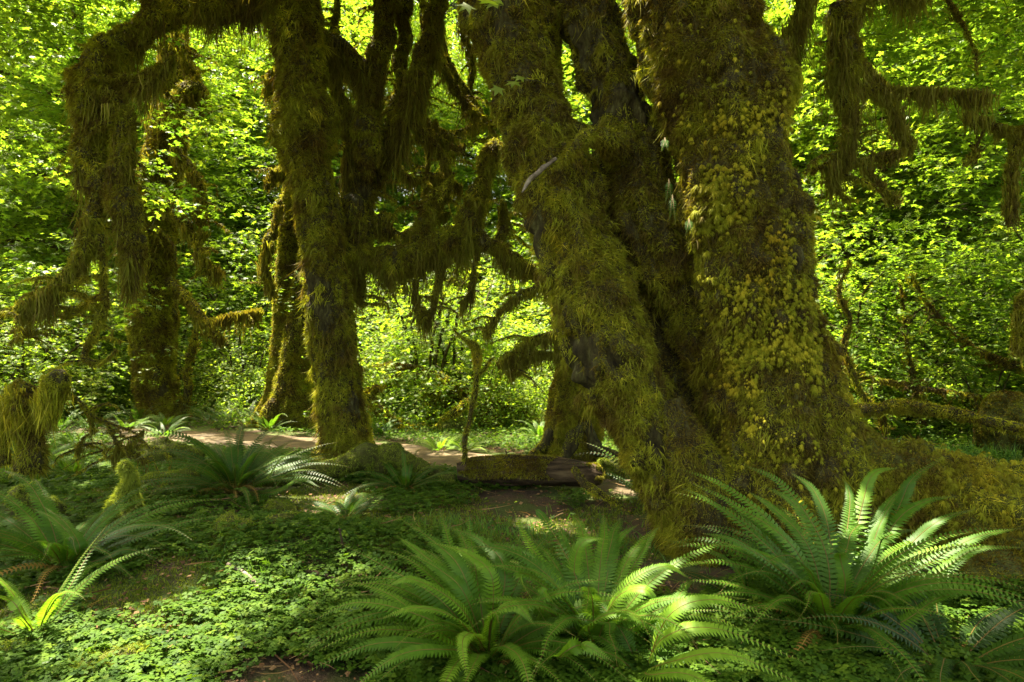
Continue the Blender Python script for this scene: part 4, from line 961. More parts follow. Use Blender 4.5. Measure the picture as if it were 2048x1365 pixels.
def ferns():
    rng = np.random.default_rng(101)
    b = G(975, 1300)
    fern(b, 36, 1.0, "large bright sword fern in the centre foreground with fronds sweeping left", rng, [
        [(927, 1150, 3.3), (870, 1085, 3.5), (791, 1031, 3.7)], [(910, 1170, 3.3), (840, 1105, 3.5), (795, 1073, 3.6)], [(930, 1190, 3.2), (880, 1140, 3.3), (801, 1097, 3.4)],
        {'c': [(985, 1160, 3.3), (930, 1105, 3.4), (852, 1084, 3.5)], 't': 0.75}, [(1010, 1150, 3.4), (965, 1084, 3.6), (878, 1046, 3.7)],
        [(880, 1200, 3.2), (761, 1129, 3.4), (675, 1084, 3.6)], {'c': [(920, 1215, 3.1), (829, 1160, 3.1), (774, 1172, 3.1)], 't': 0.7},
        {'c': [(860, 1240, 3.0), (720, 1205, 3.0), (618, 1245, 3.0)], 't': 0.6}, {'c': [(915, 1240, 2.9), (833, 1216, 2.85), (755, 1240, 2.85)], 't': 0.72},
        {'c': [(985, 1235, 3.0), (1030, 1212, 2.95), (1070, 1250, 2.9)], 't': 0.75}, {'c': [(950, 1270, 2.9), (925, 1284, 2.7), (938, 1372, 2.5)], 't': 0.84, 'w': 0.10},
        [(960, 1200, 3.3), (945, 1100, 3.6), (935, 1022, 3.8)], [(940, 1200, 3.3), (900, 1090, 3.6), (878, 1014, 3.8)],
        {'c': [(900, 1300, 2.75), (800, 1310, 2.6), (700, 1380, 2.5)], 't': 0.55}, {'c': [(860, 1290, 2.8), (740, 1290, 2.7), (600, 1350, 2.6)], 't': 0.4},
        [(880, 1265, 3.0), (780, 1190, 3.1), (690, 1160, 3.2)]],
        0.105, 0.6, (35, 72), (-50, 0), (0, 360), 50, 2)
    b = G(1190, 1290)
    fern(b, 34, 1.0, "bright sword fern right of the centre foreground with upright fronds", rng, [
        [(1120, 1180, 3.4), (1060, 1090, 3.7), (1025, 1016, 3.9)], [(1150, 1170, 3.5), (1130, 1090, 3.7), (1112, 1027, 3.9)], [(1200, 1170, 3.5), (1205, 1080, 3.8), (1207, 1018, 4.0)],
        [(1215, 1150, 3.5), (1235, 1080, 3.7), (1279, 1048, 3.8)], {'c': [(1235, 1190, 3.4), (1280, 1110, 3.6), (1318, 1052, 3.7)], 't': 0.68}, {'c': [(1150, 1160, 3.5), (1165, 1085, 3.5), (1230, 1080, 3.5)], 't': 0.7},
        {'c': [(1120, 1190, 3.2), (1040, 1150, 3.1), (1102, 1262, 3.0)], 't': 0.68}, {'c': [(1130, 1220, 3.2), (1080, 1175, 3.1), (1115, 1215, 3.0)], 't': 0.6},
        {'c': [(1250, 1175, 3.3), (1328, 1133, 3.3), (1381, 1158, 3.3)], 't': 0.7}, {'c': [(1230, 1200, 3.2), (1287, 1178, 3.1), (1327, 1222, 3.1)], 't': 0.78},
        {'c': [(1180, 1250, 3.0), (1245, 1225, 2.95), (1315, 1263, 2.9)], 't': 0.72}, {'c': [(1120, 1315, 2.8), (1165, 1290, 2.75), (1228, 1325, 2.7)], 't': 0.7},
        [(1150, 1150, 3.5), (1090, 1040, 3.9), (1070, 1020, 3.95)]],
        0.105, 0.58, (40, 76), (-40, 5), (0, 360), 50, 2)
    b = G(1290, 1345)
    fern(b, 8, 0.7, "low sword fern at the bottom edge with long glossy fronds arching right", rng, [
        {'c': [(1340, 1230, 2.9), (1434, 1200, 2.9), (1558, 1240, 2.9)], 't': 0.78, 'w': 0.11}, {'c': [(1330, 1275, 2.75), (1434, 1258, 2.7), (1619, 1328, 2.65)], 't': 0.86, 'w': 0.115},
        {'c': [(1340, 1325, 2.6), (1453, 1308, 2.5), (1610, 1372, 2.45)], 't': 0.87, 'w': 0.115}, {'c': [(1300, 1350, 2.6), (1380, 1350, 2.45), (1500, 1420, 2.3)], 't': 0.8}],
        0.105, 0.5, (25, 60), (-50, -10), (0, 360), 48)
    b = G(1660, 1270)
    fern(b, 46, 1.1, "biggest sword fern, at the foot of the huge maple in the right foreground", rng, [
        {'c': [(1566, 1076, 3.5), (1453, 975, 3.7), (1358, 937, 3.8)], 't': 0.62}, {'c': [(1590, 1100, 3.4), (1470, 1010, 3.6), (1377, 963, 3.7)], 't': 0.6}, {'c': [(1560, 1120, 3.4), (1434, 1012, 3.6), (1355, 972, 3.6)], 't': 0.45},
        {'c': [(1650, 1100, 3.6), (1566, 971, 3.9), (1483, 928, 4.0)], 't': 0.55}, {'c': [(1640, 1110, 3.6), (1590, 1010, 3.8), (1528, 972, 3.9)], 't': 0.6}, {'c': [(1620, 1100, 3.6), (1550, 1020, 3.8), (1494, 982, 3.9)], 't': 0.55},
        {'c': [(1580, 1160, 3.3), (1472, 1084, 3.3), (1400, 1066, 3.3)], 't': 0.45}, [(1590, 1150, 3.3), (1500, 1100, 3.4), (1430, 1090, 3.4)], [(1600, 1130, 3.4), (1520, 1050, 3.6), (1440, 1010, 3.7)],
        {'c': [(1790, 1030, 3.9), (1827, 956, 4.0), (1901, 908, 4.1)], 't': 0.35}, {'c': [(1720, 1030, 3.9), (1745, 950, 4.0), (1800, 935, 4.0)], 't': 0.72}, {'c': [(1740, 1080, 3.8), (1775, 1010, 3.9), (1812, 970, 4.0)], 't': 0.5},
        {'c': [(1733, 1120, 3.7), (1760, 1050, 3.8), (1790, 996, 3.9)], 't': 0.5}, {'c': [(1780, 1060, 3.8), (1846, 1005, 3.9), (1922, 992, 3.9)], 't': 0.55}, {'c': [(1810, 1100, 3.7), (1884, 1039, 3.7), (1961, 1016, 3.8)], 't': 0.4},
        {'c': [(1860, 1125, 3.5), (1959, 1073, 3.5), (2046, 1056, 3.5)], 't': 0.5}, {'c': [(1870, 1150, 3.4), (1950, 1100, 3.4), (2050, 1095, 3.3)], 't': 0.6}, {'c': [(1790, 1250, 3.2), (1880, 1195, 3.2), (1960, 1184, 3.2)], 't': 0.6},
        [(1740, 1150, 3.3), (1765, 1080, 3.3), (1790, 1095, 3.1)], [(1690, 1180, 3.3), (1680, 1110, 3.3), (1700, 1120, 3.1)], [(1620, 1200, 3.3), (1560, 1130, 3.3), (1500, 1110, 3.4)],
        [(1690, 1090, 3.7), (1700, 1000, 4.0), (1690, 960, 4.1)], [(1660, 1080, 3.7), (1630, 985, 3.9), (1580, 945, 4.0)]],
        0.10, 0.45, (42, 82), (-55, 10), (0, 360), 50, 9)
    # grey sunlit old frond beneath it and low dark fronds
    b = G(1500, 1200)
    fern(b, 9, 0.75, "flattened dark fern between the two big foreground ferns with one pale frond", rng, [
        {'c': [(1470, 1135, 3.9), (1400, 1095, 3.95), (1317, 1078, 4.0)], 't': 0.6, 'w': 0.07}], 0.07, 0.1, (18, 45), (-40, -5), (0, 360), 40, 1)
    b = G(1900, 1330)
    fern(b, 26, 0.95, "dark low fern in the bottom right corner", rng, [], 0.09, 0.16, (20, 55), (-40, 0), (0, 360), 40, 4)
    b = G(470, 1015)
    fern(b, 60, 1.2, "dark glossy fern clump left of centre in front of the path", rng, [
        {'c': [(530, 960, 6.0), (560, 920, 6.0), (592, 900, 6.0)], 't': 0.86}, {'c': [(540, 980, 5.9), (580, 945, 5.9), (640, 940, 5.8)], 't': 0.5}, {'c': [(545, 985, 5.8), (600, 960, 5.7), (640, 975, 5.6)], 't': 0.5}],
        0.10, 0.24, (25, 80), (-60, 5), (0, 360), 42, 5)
    b = G(130, 1165)
    fern(b, 28, 1.1, "sword fern in the left foreground sprawling over the sorrel", rng, [
        {'c': [(150, 1090, 4.0), (110, 1040, 4.1), (60, 1015, 4.2)], 't': 0.55}, {'c': [(160, 1100, 4.0), (130, 1045, 4.1), (85, 1012, 4.3)], 't': 0.5},
        {'c': [(200, 1120, 4.0), (260, 1100, 4.0), (365, 1140, 3.9)], 't': 0.25}, {'c': [(190, 1150, 3.9), (230, 1130, 3.8), (280, 1170, 3.7)], 't': 0.2}],
        0.10, 0.42, (28, 70), (-50, 0), (0, 360), 46, 2)
    b = G(70, 1285)
    fern(b, 7, 0.7, "upright fern at the left edge with two tall narrow leaning fronds", rng, [
        {'c': [(130, 1190, 3.3), (200, 1080, 3.6), (325, 968, 3.9)], 't': 0.6, 'w': 0.045}, {'c': [(110, 1200, 3.2), (160, 1120, 3.3), (215, 1050, 3.4)], 't': 0.6, 'w': 0.05},
        {'c': [(40, 1210, 3.1), (0, 1160, 3.1), (-60, 1130, 3.1)], 't': 0.82}, {'c': [(50, 1240, 3.0), (20, 1200, 3.0), (-40, 1190, 3.0)], 't': 0.86}],
        0.08, 0.6, (40, 75), (-40, 0), (0, 360), 44, 3)
    b = G(310, 1345)
    fern(b, 5, 0.42, "small dark fern lying on the sorrel at the bottom left", rng, [], 0.07, 0.12, (12, 30), (-20, -5), (40, 200), 34, 0)
    b = G(810, 985)
    fern(b, 14, 0.85, "fern beside the mossy ridge in the middle of the clearing", rng, [
        {'c': [(812, 960, 6.4), (808, 920, 6.5), (803, 888, 6.6)], 't': 0.35}, {'c': [(860, 955, 6.3), (900, 945, 6.2), (955, 965, 6.1)], 't': 0.15}], 0.08, 0.25, (25, 70), (-45, -5), (0, 360), 36, 3)
    # small ones along the path
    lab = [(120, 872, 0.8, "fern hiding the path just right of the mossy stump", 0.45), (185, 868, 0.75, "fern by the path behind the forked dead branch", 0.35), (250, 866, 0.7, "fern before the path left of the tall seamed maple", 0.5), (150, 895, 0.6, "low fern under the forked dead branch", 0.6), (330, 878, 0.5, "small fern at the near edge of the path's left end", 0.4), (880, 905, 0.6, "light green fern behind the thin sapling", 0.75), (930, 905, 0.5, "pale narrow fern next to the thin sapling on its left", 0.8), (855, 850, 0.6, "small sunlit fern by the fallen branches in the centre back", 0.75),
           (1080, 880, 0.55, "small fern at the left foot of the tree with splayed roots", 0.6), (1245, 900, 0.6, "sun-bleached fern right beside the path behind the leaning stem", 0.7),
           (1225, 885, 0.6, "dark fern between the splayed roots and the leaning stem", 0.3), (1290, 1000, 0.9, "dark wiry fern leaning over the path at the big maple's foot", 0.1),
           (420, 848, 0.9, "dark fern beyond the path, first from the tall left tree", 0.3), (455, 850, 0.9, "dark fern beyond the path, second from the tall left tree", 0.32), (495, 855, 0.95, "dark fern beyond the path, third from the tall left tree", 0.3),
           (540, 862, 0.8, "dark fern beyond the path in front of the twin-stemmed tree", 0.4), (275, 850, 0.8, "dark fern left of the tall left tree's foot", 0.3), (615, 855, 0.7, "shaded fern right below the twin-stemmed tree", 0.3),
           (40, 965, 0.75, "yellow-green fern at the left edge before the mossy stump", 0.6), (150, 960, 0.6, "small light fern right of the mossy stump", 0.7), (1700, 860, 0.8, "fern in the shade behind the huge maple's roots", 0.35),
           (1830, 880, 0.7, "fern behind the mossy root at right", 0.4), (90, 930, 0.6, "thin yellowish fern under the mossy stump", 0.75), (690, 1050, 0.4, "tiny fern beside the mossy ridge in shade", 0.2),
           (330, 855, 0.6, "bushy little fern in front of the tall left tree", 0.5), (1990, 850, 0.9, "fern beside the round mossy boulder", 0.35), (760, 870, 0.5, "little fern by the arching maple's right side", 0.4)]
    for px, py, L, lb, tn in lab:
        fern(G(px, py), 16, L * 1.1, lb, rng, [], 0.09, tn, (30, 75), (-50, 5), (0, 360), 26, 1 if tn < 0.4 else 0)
    # licorice ferns hanging on the trunk
    for k, (x, y, s) in enumerate(((1330, 290, 14), (1338, 385, 26), (1345, 420, 30), (1378, 455, 18))):
        r = empty("licorice_fern", W(x, y - s, 4.75)); tag(r, ("tiny topmost fern on the dark cleft between the stems", "upper long fern hanging in the cleft between the stems", "longest lower fern hanging in the cleft between the stems", "lowest small fern on the edge of the main stem")[k], "fern", "small ferns on the maple bark")
        for q in range(2):
            mb = MB(); frond(mb, [W(x, y - s, 4.8), W(x + 3 - 6 * q, y, 4.7), W(x + (6 - 14 * q), y + s, 4.68)], 0.045, rng, 14, 0.35, flat=(1, 0.2, 0.1)); mb.build("frond", M_FERN, r)
ferns()

# ------------------------------------------------------------------ logs, stumps, hummocks, saplings, twigs
def woody():
    rng = np.random.default_rng(131)
    # fallen log
    a = G(940, 985); D = 7.0
    r = empty("fallen_log", W(1060, 965, D)); tag(r, "rotting brown log lying in front of the tree with splayed roots", "log")
    s = Sweep(pix((915, 945, 7.1, 22), (960, 942, 7.1, 31), (1040, 942, D, 33), (1110, 946, 6.9, 32), (1170, 952, 6.85, 30), (1192, 955, 6.8, 28), (1198, 956, 6.8, 18)), 0.02, 56, 0.12, 0.2, 140, wob=0.0)
    mb = MB(); s.mesh(mb, 0.5, 0)
    P, Nn, rr = s.sample(30000, rng); k = (Nn[:, 2] > -0.1) & (fbm(P * 3.5, 8) > -0.1); P, Nn = P[k], Nn[k]
    ribbons(mb, P, nrm(Nn + rng.normal(size=P.shape) * 0.5), 0.035, 0.4, 0.004, np.clip(0.45 + 0.15 * rng.normal(size=len(P)), 0, 1), rng, 2, 1)
    mb.build("log_body", [M_WOOD, M_MOSS], r)
    mb = MB(); Sweep(pix((1013, 922, 7.0, 3.5), (1013, 908, 7.0, 3), (1011, 900, 7.0, 1)), 0.02, 8).mesh(mb); mb.build("snag_stub", M_WOOD, r)
    o = mossy("branch", None, [Sweep(pix((1148, 935, 6.5, 8), (1160, 960, 6.35, 11), (1190, 985, 6.2, 11), (1225, 1005, 6.1, 7), (1265, 1028, 6.0, 3)), 0.03, 12, 0.2, 0.05, 141)], 9000, 0.03, 0.4, (0.7, 0.12), rng)
    o.name = "fallen_branch"; tag(o, "mossy branch leaning against the right end of the rotting log", "branch")
    # mossy ridge before the arching maple
    s = Sweep(pix((520, 968, 6.9, 14), (600, 955, 7.0, 20), (680, 935, 7.1, 24), (745, 915, 7.2, 32), (790, 908, 7.2, 27), (850, 935, 7.1, 18), (910, 955, 7.0, 12)), 0.04, 36, 0.28, 0.12, 142, wob=0.5)
    o = mossy("fallen_log", None, [s], 8000, 0.035, 0.42, (0.62, 0.12), rng, [M_MOSSBED, M_MOSS_BRIGHT], bare=-0.9)
    tag(o, "low moss-covered log like a green ridge before the arching maple", "log")
    # left stump
    r = empty("mossy_stump", W(60, 920, 6.6)); tag(r, "shaggy mossy stump at the left edge with a round knob on top", "stump")
    D = 6.6
    ss = [Sweep(pix((60, 945, D, 24), (58, 880, D, 22), (50, 825, D, 30), (44, 785, D, 26), (42, 762, D, 10)), 0.04, 34, 0.35, 0.2, 143),
          Sweep(pix((8, 930, D, 16), (5, 870, D, 16), (14, 815, D, 18), (30, 785, D, 12)), 0.04, 22, 0.2, 0.1, 144)]
    mossy("stump_body", r, ss, 8000, 0.07, 0.45, (0.45, 0.15), rng, shag=1.1)
    kn = Sweep(pix((112, 742, 6.5, 6), (111, 755, 6.5, 24), (110, 775, 6.5, 29), (106, 805, 6.5, 22), (100, 835, 6.5, 6)), 0.02, 26, 0.06, 0.03, 145)
    mossy("knob", r, [kn], 14000, 0.045, 0.42, (0.72, 0.1), rng, bare=-2)
    mb = MB(); curtain(mb, ss[0], 50, 0.5, rng, 0.35, 0.9, 18, 0.05, 0.5, tint=0.5); curtain(mb, ss[1], 45, 0.5, rng, 0.3, 0.95, 34, 0.05, 0.5, tint=0.6); curtain(mb, kn, 60, 0.4, rng, 0.5, 0.95, 30, 0.04, 0.45, tint=0.6)
    mb.build("hanging_moss", M_MOSS, r)
    # moss post and hummocks
    o = mossy("mossy_stub", None, [Sweep(pix((250, 1010, 5.2, 34), (258, 975, 5.2, 22), (262, 950, 5.15, 14), (254, 934, 5.1, 15), (247, 926, 5.1, 6)), 0.02, 24, 0.12, 0.05, 150)], 22000, 0.035, 0.42, (0.9, 0.1), rng, [M_MOSSBED, M_MOSS_BRIGHT], bare=-2)
    tag(o, "bent finger-like stub wrapped in yellow moss, left foreground", "stump")
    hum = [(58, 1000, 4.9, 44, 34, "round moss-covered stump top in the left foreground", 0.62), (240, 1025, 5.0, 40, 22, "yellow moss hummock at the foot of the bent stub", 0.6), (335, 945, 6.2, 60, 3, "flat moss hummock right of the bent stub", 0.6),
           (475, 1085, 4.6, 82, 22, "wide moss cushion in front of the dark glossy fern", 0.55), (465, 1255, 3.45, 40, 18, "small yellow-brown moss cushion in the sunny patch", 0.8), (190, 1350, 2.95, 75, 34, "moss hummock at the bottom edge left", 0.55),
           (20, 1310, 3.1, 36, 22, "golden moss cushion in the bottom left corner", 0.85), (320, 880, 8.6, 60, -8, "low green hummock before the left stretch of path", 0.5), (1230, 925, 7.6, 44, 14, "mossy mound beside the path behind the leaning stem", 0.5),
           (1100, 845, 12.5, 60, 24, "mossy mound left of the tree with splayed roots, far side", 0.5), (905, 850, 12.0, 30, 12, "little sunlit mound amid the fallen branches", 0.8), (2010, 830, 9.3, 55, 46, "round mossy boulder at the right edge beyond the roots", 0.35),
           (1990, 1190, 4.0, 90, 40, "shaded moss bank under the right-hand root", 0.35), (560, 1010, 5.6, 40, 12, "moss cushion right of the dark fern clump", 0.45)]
    for k, (px, py, Y, hw, hh, lb, tn) in enumerate(hum):
        c = W(px, py, Y); a = hw / F * Y; h = hh / F * Y
        g = float(gh(c[0], c[1])); top = max(c[2] + h, g + h)
        n, R = 16, 32; V = []
        for i in range(n):
            f = i / (n - 1); rr = a * math.sin(f * math.pi / 2) ** 0.8; z = g - 0.05 + (top - g + 0.05) * math.cos(f * math.pi / 2) ** 0.8
            for j in range(R):
                th = 2 * math.pi * j / R; V.append((c[0] + rr * math.cos(th), c[1] + rr * 0.8 * math.sin(th), z))
        V = np.array(V); V += (0.5 * min(a, 0.3)) * fbm(V * 4, k, 3)[:, None] * np.array([0.8, 0.8, 0.5])
        sw = Sweep.__new__(Sweep); sw.V = V.reshape(n, R, 3); sw.n, sw.ring = n, R; sw.C = sw.V.mean(1); sw.r = np.linalg.norm(sw.V[:, 0] - sw.C, axis=1) + 0.01; sw.L = a + h
        du = np.gradient(sw.V, axis=0); dv = np.roll(sw.V, -1, 1) - np.roll(sw.V, 1, 1); nn = nrm(np.cross(dv, du)); q = sw.V - (sw.C[-1] - UP * 0.1)
        sw.N = nn * np.where((nn * q).sum(-1, keepdims=True) < 0, -1.0, 1.0)
        mb = MB(); sw.mesh(mb, 0.5, 0)
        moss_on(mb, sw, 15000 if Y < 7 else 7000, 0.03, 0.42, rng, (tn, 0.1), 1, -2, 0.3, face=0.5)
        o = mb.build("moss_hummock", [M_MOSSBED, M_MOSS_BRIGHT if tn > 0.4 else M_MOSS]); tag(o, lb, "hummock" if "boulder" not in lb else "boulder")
    # thin crooked sapling in the middle
    D = 7.1
    r = empty("dead_sapling", W(930, 945, D)); tag(r, "thin crooked moss-wrapped sapling standing by the rotting log", "tree")
    mossy("trunk", r, [Sweep(pix((930, 960, D, 8), (932, 900, D, 8), (938, 840, D, 9), (950, 790, D, 7), (954, 745, D, 6), (953, 715, D, 13), (946, 695, D, 13), (930, 680, D, 5), (905, 658, D, 2)), 0.03, 12, 0.25, 0.06, 160)], 12000, 0.035, 0.42, (0.62, 0.14), rng)
    mossy("branch", r, [Sweep(pix((955, 750, D, 5), (968, 740, D, 5), (978, 725, D, 5), (990, 715, D, 2)), 0.02, 10, 0.25, 0.06, 161)], 12000, 0.03, 0.42, (0.55, 0.14), rng)
    # dead arching branch left
    D = 7.0
    r = empty("dead_branch", W(240, 915, D)); tag(r, "forked dead branch with hanging moss arching right of the mossy stump", "branch")
    B = [Sweep(pix((140, 790, D, 3), (165, 805, D, 4), (185, 830, D, 6), (215, 845, D, 5), (222, 870, D, 5), (240, 895, D, 5), (262, 905, D, 5), (285, 918, D, 3), (300, 925, D, 2)), 0.03, 10, 0.3, 0.06, 162),
         Sweep(pix((183, 830, D, 4), (183, 860, D, 3), (165, 880, D, 3), (157, 910, D, 2)), 0.03, 8, 0.3, 0.06, 163),
         Sweep(pix((240, 890, D, 5), (232, 905, D, 5), (226, 925, D, 4)), 0.03, 8, 0.3, 0.06, 164), Sweep(pix((258, 893, D, 3), (272, 878, D, 3.5), (288, 860, D, 2)), 0.03, 8, 0.3, 0.06, 165),
         Sweep(pix((322, 868, D, 2), (324, 885, D, 4), (330, 897, D, 2)), 0.02, 8, 0.3, 0.06, 166)]
    mossy("branch_wood", r, B[:4], 9000, 0.03, 0.42, (0.5, 0.15), rng)
    mb = MB()
    for b in B[:4]: curtain(mb, b, 22, 0.2, rng, 0, 1, 14, 0.02, 0.42, tint=0.45)
    mb.build("hanging_moss", M_CURTAIN, r)
    # tangle of fallen mossy boughs in the centre back
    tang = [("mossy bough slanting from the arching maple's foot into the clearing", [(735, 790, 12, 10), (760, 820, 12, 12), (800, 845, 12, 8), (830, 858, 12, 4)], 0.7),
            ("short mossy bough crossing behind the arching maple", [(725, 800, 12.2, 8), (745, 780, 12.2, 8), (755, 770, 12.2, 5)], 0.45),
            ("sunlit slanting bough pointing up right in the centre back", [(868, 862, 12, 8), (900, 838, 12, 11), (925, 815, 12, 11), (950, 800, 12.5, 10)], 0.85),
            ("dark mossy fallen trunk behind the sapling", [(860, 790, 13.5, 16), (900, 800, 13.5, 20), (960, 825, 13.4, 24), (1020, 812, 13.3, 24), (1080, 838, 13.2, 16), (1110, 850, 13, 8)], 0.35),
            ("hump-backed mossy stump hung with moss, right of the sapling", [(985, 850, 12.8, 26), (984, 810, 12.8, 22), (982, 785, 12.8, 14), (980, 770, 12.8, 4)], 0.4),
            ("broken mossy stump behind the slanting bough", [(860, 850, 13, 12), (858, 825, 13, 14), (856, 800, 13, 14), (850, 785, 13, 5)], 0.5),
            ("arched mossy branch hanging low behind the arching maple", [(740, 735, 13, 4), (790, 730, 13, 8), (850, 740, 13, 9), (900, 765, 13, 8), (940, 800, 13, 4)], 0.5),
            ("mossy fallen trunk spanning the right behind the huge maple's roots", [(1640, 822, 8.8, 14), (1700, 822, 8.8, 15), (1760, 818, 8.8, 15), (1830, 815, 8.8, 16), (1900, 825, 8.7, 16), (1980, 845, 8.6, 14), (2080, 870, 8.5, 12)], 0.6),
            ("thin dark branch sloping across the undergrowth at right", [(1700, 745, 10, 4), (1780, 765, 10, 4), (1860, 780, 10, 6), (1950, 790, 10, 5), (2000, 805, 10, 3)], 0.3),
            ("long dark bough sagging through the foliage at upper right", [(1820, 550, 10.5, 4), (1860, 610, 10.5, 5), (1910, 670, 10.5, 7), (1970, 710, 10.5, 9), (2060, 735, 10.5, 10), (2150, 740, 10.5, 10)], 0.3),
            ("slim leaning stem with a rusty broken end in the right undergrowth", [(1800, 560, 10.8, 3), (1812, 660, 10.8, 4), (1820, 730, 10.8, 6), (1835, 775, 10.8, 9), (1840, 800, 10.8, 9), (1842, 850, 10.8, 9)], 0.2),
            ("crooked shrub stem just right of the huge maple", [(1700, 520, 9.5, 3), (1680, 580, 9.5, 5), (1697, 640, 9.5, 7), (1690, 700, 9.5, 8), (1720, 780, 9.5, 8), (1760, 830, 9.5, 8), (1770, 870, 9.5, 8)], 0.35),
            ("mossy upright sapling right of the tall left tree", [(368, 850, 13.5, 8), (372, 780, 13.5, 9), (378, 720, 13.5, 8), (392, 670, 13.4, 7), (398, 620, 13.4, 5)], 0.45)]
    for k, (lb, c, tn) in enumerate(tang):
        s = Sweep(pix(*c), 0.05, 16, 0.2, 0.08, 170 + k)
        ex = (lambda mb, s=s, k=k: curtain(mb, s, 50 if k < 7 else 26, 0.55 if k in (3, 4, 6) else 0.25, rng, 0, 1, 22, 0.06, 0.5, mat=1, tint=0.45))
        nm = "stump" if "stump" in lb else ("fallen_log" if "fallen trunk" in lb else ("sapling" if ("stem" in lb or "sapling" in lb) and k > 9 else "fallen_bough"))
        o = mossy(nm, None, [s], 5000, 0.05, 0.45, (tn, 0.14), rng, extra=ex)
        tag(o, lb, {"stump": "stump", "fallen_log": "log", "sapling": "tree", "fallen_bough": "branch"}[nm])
    # bare sticks on the floor
    st = [((455, 1190, 3.95, 5), (490, 1203, 3.9, 5), (525, 1222, 3.8, 4), "pale peeled stick in the sunny patch"), ((460, 1130, 4.4, 1.6), (560, 1112, 4.5, 1.6), (700, 1115, 4.4, 1.2), "long thin grey twig across the sorrel"),
          ((672, 1095, 4.45, 2.5), (680, 1120, 4.35, 3), (690, 1148, 4.3, 3), "short dark upright stick left of the centre ferns"), ((610, 1185, 4.0, 4), (650, 1190, 4.0, 5), (700, 1196, 3.95, 3), "dark rotten stick behind the sunny patch")]
    for *c, lb in st:
        cp = []
        for (x, y, Y, h) in c:
            p = G(x, y); cp.append((p[0], p[1], p[2] + 0.05 + h / F * 2, h / F * p[1]))
        if "upright" in lb: cp = [(*G(690, 1148), 0.008), (*(G(684, 1148) + np.array([0, 0, 0.09])), 0.007), (*(G(678, 1148) + np.array([0, 0, 0.19])), 0.005)]
        mb = MB(); Sweep(cp, 0.03, 8, 0.15, 0.05, 5).mesh(mb); tag(mb.build("stick", M_STICK if ("pale" in lb or "grey" in lb) else M_WOOD), lb, "stick")
woody()

# sprigs of maple leaves close to the eye
def sprigs():
    rng = np.random.default_rng(151)
    for name, pts, twg, sz, lb, tn in (
        ("maple_sprig", [(950, 6, 3.6), (978, 14, 3.55), (1002, 6, 3.6), (1018, 4, 3.65), (965, -8, 3.6)], [(975, -60, 3.6), (970, -20, 3.6), (985, 8, 3.6)], 0.13, "bright yellow-green maple leaves hanging in at the top edge", 0.95),
        ("maple_sprig", [(1003, 166, 4.6), (1030, 158, 4.6), (1050, 150, 4.65)], [(1100, 170, 4.9), (1060, 160, 4.75), (1010, 165, 4.6)], 0.12, "small sprig of lit maple leaves before the leaning stem", 0.85)):
        r = empty(name, W(*pts[0])); tag(r, lb, "leaves")
        mb = MB(); P = np.array([W(*p) for p in pts]); n = len(P)
        fw = rng.normal(size=(n, 3)) * 0.4 + np.array([0, -0.3, -0.5]) + np.array([-0.5, 0, 0]); up = nrm(np.array([0, -0.8, 0.7]) + rng.normal(size=(n, 3)) * 0.2)
        place(mb, LEAF5, P, fw, up, sz, tn); mb.build("leaves", M_MAPLE, r)
        mb = MB(); Sweep([(*W(*p), 0.003) for p in twg], 0.03, 6).mesh(mb); mb.build("twig", M_BARK, r)
sprigs()

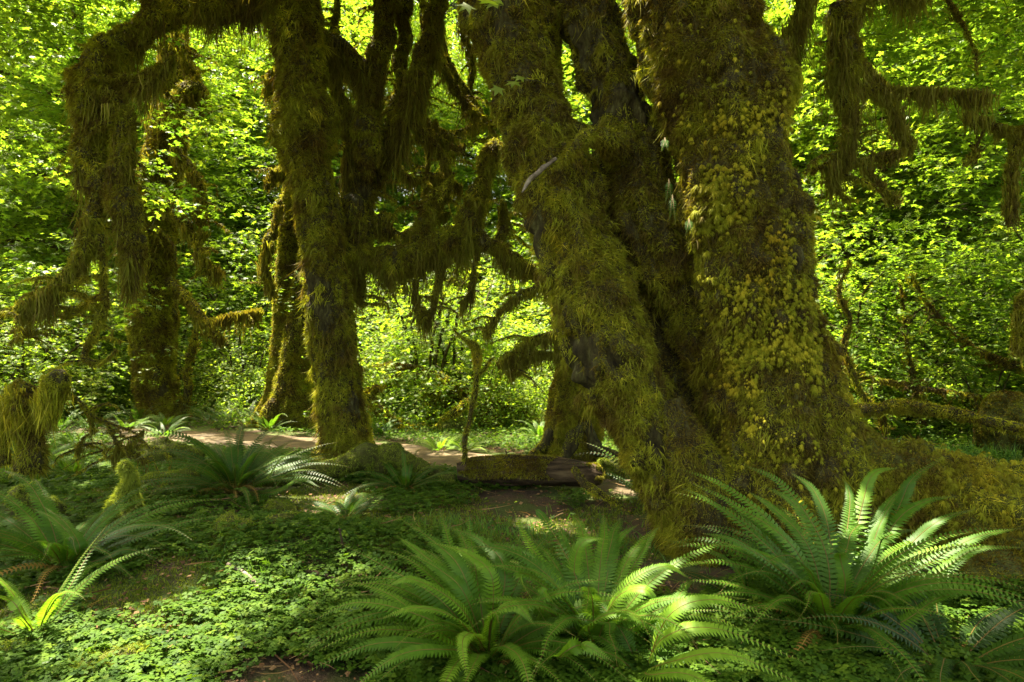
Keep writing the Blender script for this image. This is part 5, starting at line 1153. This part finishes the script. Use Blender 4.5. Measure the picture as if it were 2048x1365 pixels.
# ------------------------------------------------------------------ ground cover
def cover():
    rng = np.random.default_rng(201)
    # wood sorrel: three heart leaflets per plant
    def pts(n, y0, y1, half=0.95, power=1.0):
        y = y0 + (y1 - y0) * rng.random(n) ** power; x = (rng.random(n) * 2 - 1) * (half * y + 0.3)
        return x, y
    hv, ht = [], []
    for k in range(3):
        a = k * 2 * math.pi / 3
        loc = [(0, 0, 0), (-0.42, 0.55, -0.04), (-0.30, 0.92, -0.12), (0, 0.74, 0.02), (0.30, 0.92, -0.12), (0.42, 0.55, -0.04)]
        b = len(hv)
        for x, y, z in loc: hv.append((x * math.cos(a) - y * math.sin(a), x * math.sin(a) + y * math.cos(a), z))
        ht += [(b, b + 3, b + 1), (b + 1, b + 3, b + 2), (b, b + 5, b + 3), (b + 3, b + 5, b + 4)]
    TRE = (np.array(hv), np.array(ht))
    x, y = pts(95000, 2.3, 9.5, 0.95, 1.25)
    g = fbm(np.stack([x * 1.1, y * 1.1, x * 0], -1), 12, 3)
    pd = pathdist(x, y)
    dirt = np.exp(-(((x - 0.9) / 1.3) ** 2 + ((y - 5.6) / 0.7) ** 2))
    keep = (g > -0.50 + 0.35 * rng.random(len(x)) + dirt * 1.2) & (pd > 0.78 + 0.15 * rng.random(len(x)))
    x, y = x[keep], y[keep]; n = len(x)
    h = 0.03 + 0.07 * rng.random(n)
    P = np.stack([x, y, gh(x, y) + h], 1); a = rng.random(n) * 6.28
    fw = np.stack([np.cos(a), np.sin(a), rng.normal(size=n) * 0.12], 1); up = UP + rng.normal(size=(n, 3)) * 0.28
    mb = MB(); place(mb, TRE, P, fw, up, 0.024 + 0.016 * rng.random(n), np.clip(0.45 + 0.2 * rng.normal(size=n), 0, 1))
    q = rng.random(n) < 0.35
    ribbons(mb, P[q], np.tile(np.array([0, 0, -1.0]), (q.sum(), 1)), h[q], 0, 0.0015, 0.3, rng, 1)
    tag(mb.build("wood_sorrel", M_SORREL), kind="stuff", label="clover-like wood sorrel carpeting the forest floor")
    # moss carpet
    x, y = pts(260000, 2.3, 9.0, 0.95, 1.2)
    g = fbm(np.stack([x * 1.6, y * 1.6, x * 0 + 3], -1), 19, 3)
    keep = (g > -0.15) & (pathdist(x, y) > 0.75); x, y = x[keep], y[keep]; n = len(x)
    P = np.stack([x, y, gh(x, y)], 1)
    mb = MB(); ribbons(mb, P, nrm(UP + rng.normal(size=(n, 3)) * 0.6), 0.03 + 0.02 * rng.random(n), 0.2, 0.0035, np.clip(0.4 + 0.2 * rng.normal(size=n), 0, 1), rng, 2)
    tag(mb.build("moss_carpet", M_MOSS_BRIGHT), kind="stuff", label="yellow-green moss carpet between the sorrel")
    # litter
    x, y = pts(34000, 2.3, 12, 0.95, 1.3); n = len(x)
    dirt = np.exp(-(((x - 0.9) / 1.3) ** 2 + ((y - 5.6) / 0.7) ** 2)); keep = (rng.random(n) < 0.55 + 0.45 * dirt) & ((pathdist(x, y) > 0.6) | (rng.random(n) < 0.12)); x, y = x[keep], y[keep]; n = len(x)
    P = np.stack([x, y, gh(x, y) + 0.02 + 0.01 * rng.random(n)], 1); a = rng.random(n) * 6.28
    mb = MB(); place(mb, LEAF1, P, np.stack([np.cos(a), np.sin(a), rng.normal(size=n) * 0.15], 1), UP + rng.normal(size=(n, 3)) * 0.3, 0.015 + 0.03 * rng.random(n) ** 2, np.clip(0.45 + 0.25 * rng.normal(size=n), 0, 1))
    tag(mb.build("leaf_litter", M_LITTER), kind="stuff", label="brown leaf litter and needles on the forest floor")
    # finer green cover further off
    x, y = pts(120000, 7.0, 20, 0.95, 1.5); n = len(x)
    g = fbm(np.stack([x * 0.8, y * 0.8, x * 0 + 9], -1), 23, 3)
    keep = (g > -0.45) & (pathdist(x, y) > 0.74 + 0.25 * rng.random(n)); x, y = x[keep], y[keep]; n = len(x)
    P = np.stack([x, y, gh(x, y) + 0.02 + 0.08 * rng.random(n)], 1); a = rng.random(n) * 6.28
    mb = MB(); place(mb, LEAF1, P, np.stack([np.cos(a), np.sin(a), rng.normal(size=n) * 0.2], 1), UP + rng.normal(size=(n, 3)) * 0.4, 0.035 + 0.04 * rng.random(n), np.clip(0.5 + 0.2 * rng.normal(size=n), 0, 1))
    tag(mb.build("ground_cover", M_SORREL), kind="stuff", label="low green ground cover around and beyond the path")
    # waist-high leafy undergrowth beyond the path
    y = 11.5 + 12 * rng.random(130000); x = (rng.random(130000) * 2 - 1) * (0.95 * y + 1)
    g = fbm(np.stack([x * 0.7, y * 0.7, x * 0 + 5], -1), 29, 3); keep = (pathdist(x, y) > 1.0) & (g > -0.3) & ~((np.abs(x / y + 0.563) < 0.09) & (y < 13.9)) & ~((np.abs(x / y + 0.36) < 0.06) & (y < 13)); x, y, g = x[keep], y[keep], g[keep]; n = len(x)
    z = gh(x, y) + (0.06 + 0.95 * rng.random(n)) * np.clip(0.35 + 0.8 * g + (y - 11.5) * 0.06, 0.12, 1.2); a = rng.random(n) * 6.28
    mb = MB(); place(mb, LEAF3, np.stack([x, y, z], 1), np.stack([np.cos(a), np.sin(a), rng.normal(size=n) * 0.2 - 0.2], 1), UP + rng.normal(size=(n, 3)) * 0.4, 0.05 + 0.05 * rng.random(n), np.clip(0.6 + 0.2 * rng.normal(size=n), 0, 1))
    q = rng.random(n) < 0.12
    ribbons(mb, np.stack([x, y, z], 1)[q], nrm(np.array([0, 0, -1.0]) + rng.normal(size=(q.sum(), 3)) * 0.25), 0.4, 0, 0.004, 0.2, rng, 1)
    tag(mb.build("undergrowth", M_MAPLE), kind="stuff", label="sunlit leafy undergrowth filling the wood floor beyond the path")
    # fallen twigs
    x, y = pts(900, 2.4, 10, 0.9, 1.2); n = len(x); a = rng.random(n) * 6.28
    mb = MB(); ribbons(mb, np.stack([x, y, gh(x, y) + 0.045 + 0.03 * rng.random(n)], 1), np.stack([np.cos(a), np.sin(a), rng.normal(size=n) * 0.08], 1), 0.08 + 0.35 * rng.random(n) ** 2, 0.05, 0.003 + 0.003 * rng.random(n), np.clip(0.6 + 0.3 * rng.normal(size=n), 0, 1), rng, 3, 0, 0.25)
    tag(mb.build("twig_litter", M_LITTER), kind="stuff", label="small dead twigs scattered over the sorrel")
    # broader seedling leaves among the sorrel
    x, y = pts(900, 2.9, 9, 0.95, 1.2); g = fbm(np.stack([x * 2, y * 2, x * 0 + 7], -1), 41, 2); keep = (g > 0.25) & (pathdist(x, y) > 0.8); x, y = x[keep], y[keep]; n = len(x); a = rng.random(n) * 6.28
    mb = MB(); place(mb, LEAF5, np.stack([x, y, gh(x, y) + 0.09 + 0.08 * rng.random(n)], 1), np.stack([np.cos(a), np.sin(a), -0.2 + 0 * a], 1), UP + rng.normal(size=(n, 3)) * 0.3, 0.03 + 0.03 * rng.random(n), np.clip(0.35 + 0.15 * rng.normal(size=n), 0, 1))
    tag(mb.build("seedling_leaves", M_MAPLE), kind="stuff", label="broader seedling leaves mixed into the sorrel")
    # grass blades
    xs, ys = [], []
    for cx, cy, sx, sy, k in ((5.2, 6.2, 1.6, 0.7, 5200), (0.4, 5.2, 0.5, 0.3, 700), (-1.6, 4.0, 0.2, 0.15, 160), (-0.4, 5.4, 0.3, 0.2, 260), (0.2, 10.4, 1.8, 0.6, 3000), (-4.5, 8.6, 2.0, 0.8, 4000), (6.5, 8.0, 1.6, 0.8, 3500)):
        xs.append(cx + sx * rng.normal(size=k)); ys.append(cy + sy * rng.normal(size=k))
    x = np.concatenate(xs); y = np.concatenate(ys); keep = (pathdist(x, y) > 0.8) & (y > 2.5); x, y = x[keep], y[keep]; n = len(x)
    L = np.where(x > 3.2, 0.22 + 0.25 * rng.random(n), 0.08 + 0.12 * rng.random(n))
    mb = MB(); ribbons(mb, np.stack([x, y, gh(x, y)], 1), nrm(UP + rng.normal(size=(n, 3)) * 0.28), L, 0.35, 0.0035, np.clip(0.5 + 0.2 * rng.normal(size=n), 0, 1), rng, 3)
    tag(mb.build("grass", M_GRASS), kind="stuff", label="thin grass blades growing in loose patches")
cover()
print("TRIS", sum(len(m.polygons) for m in bpy.data.meshes), "OBJ", len(bpy.data.objects))
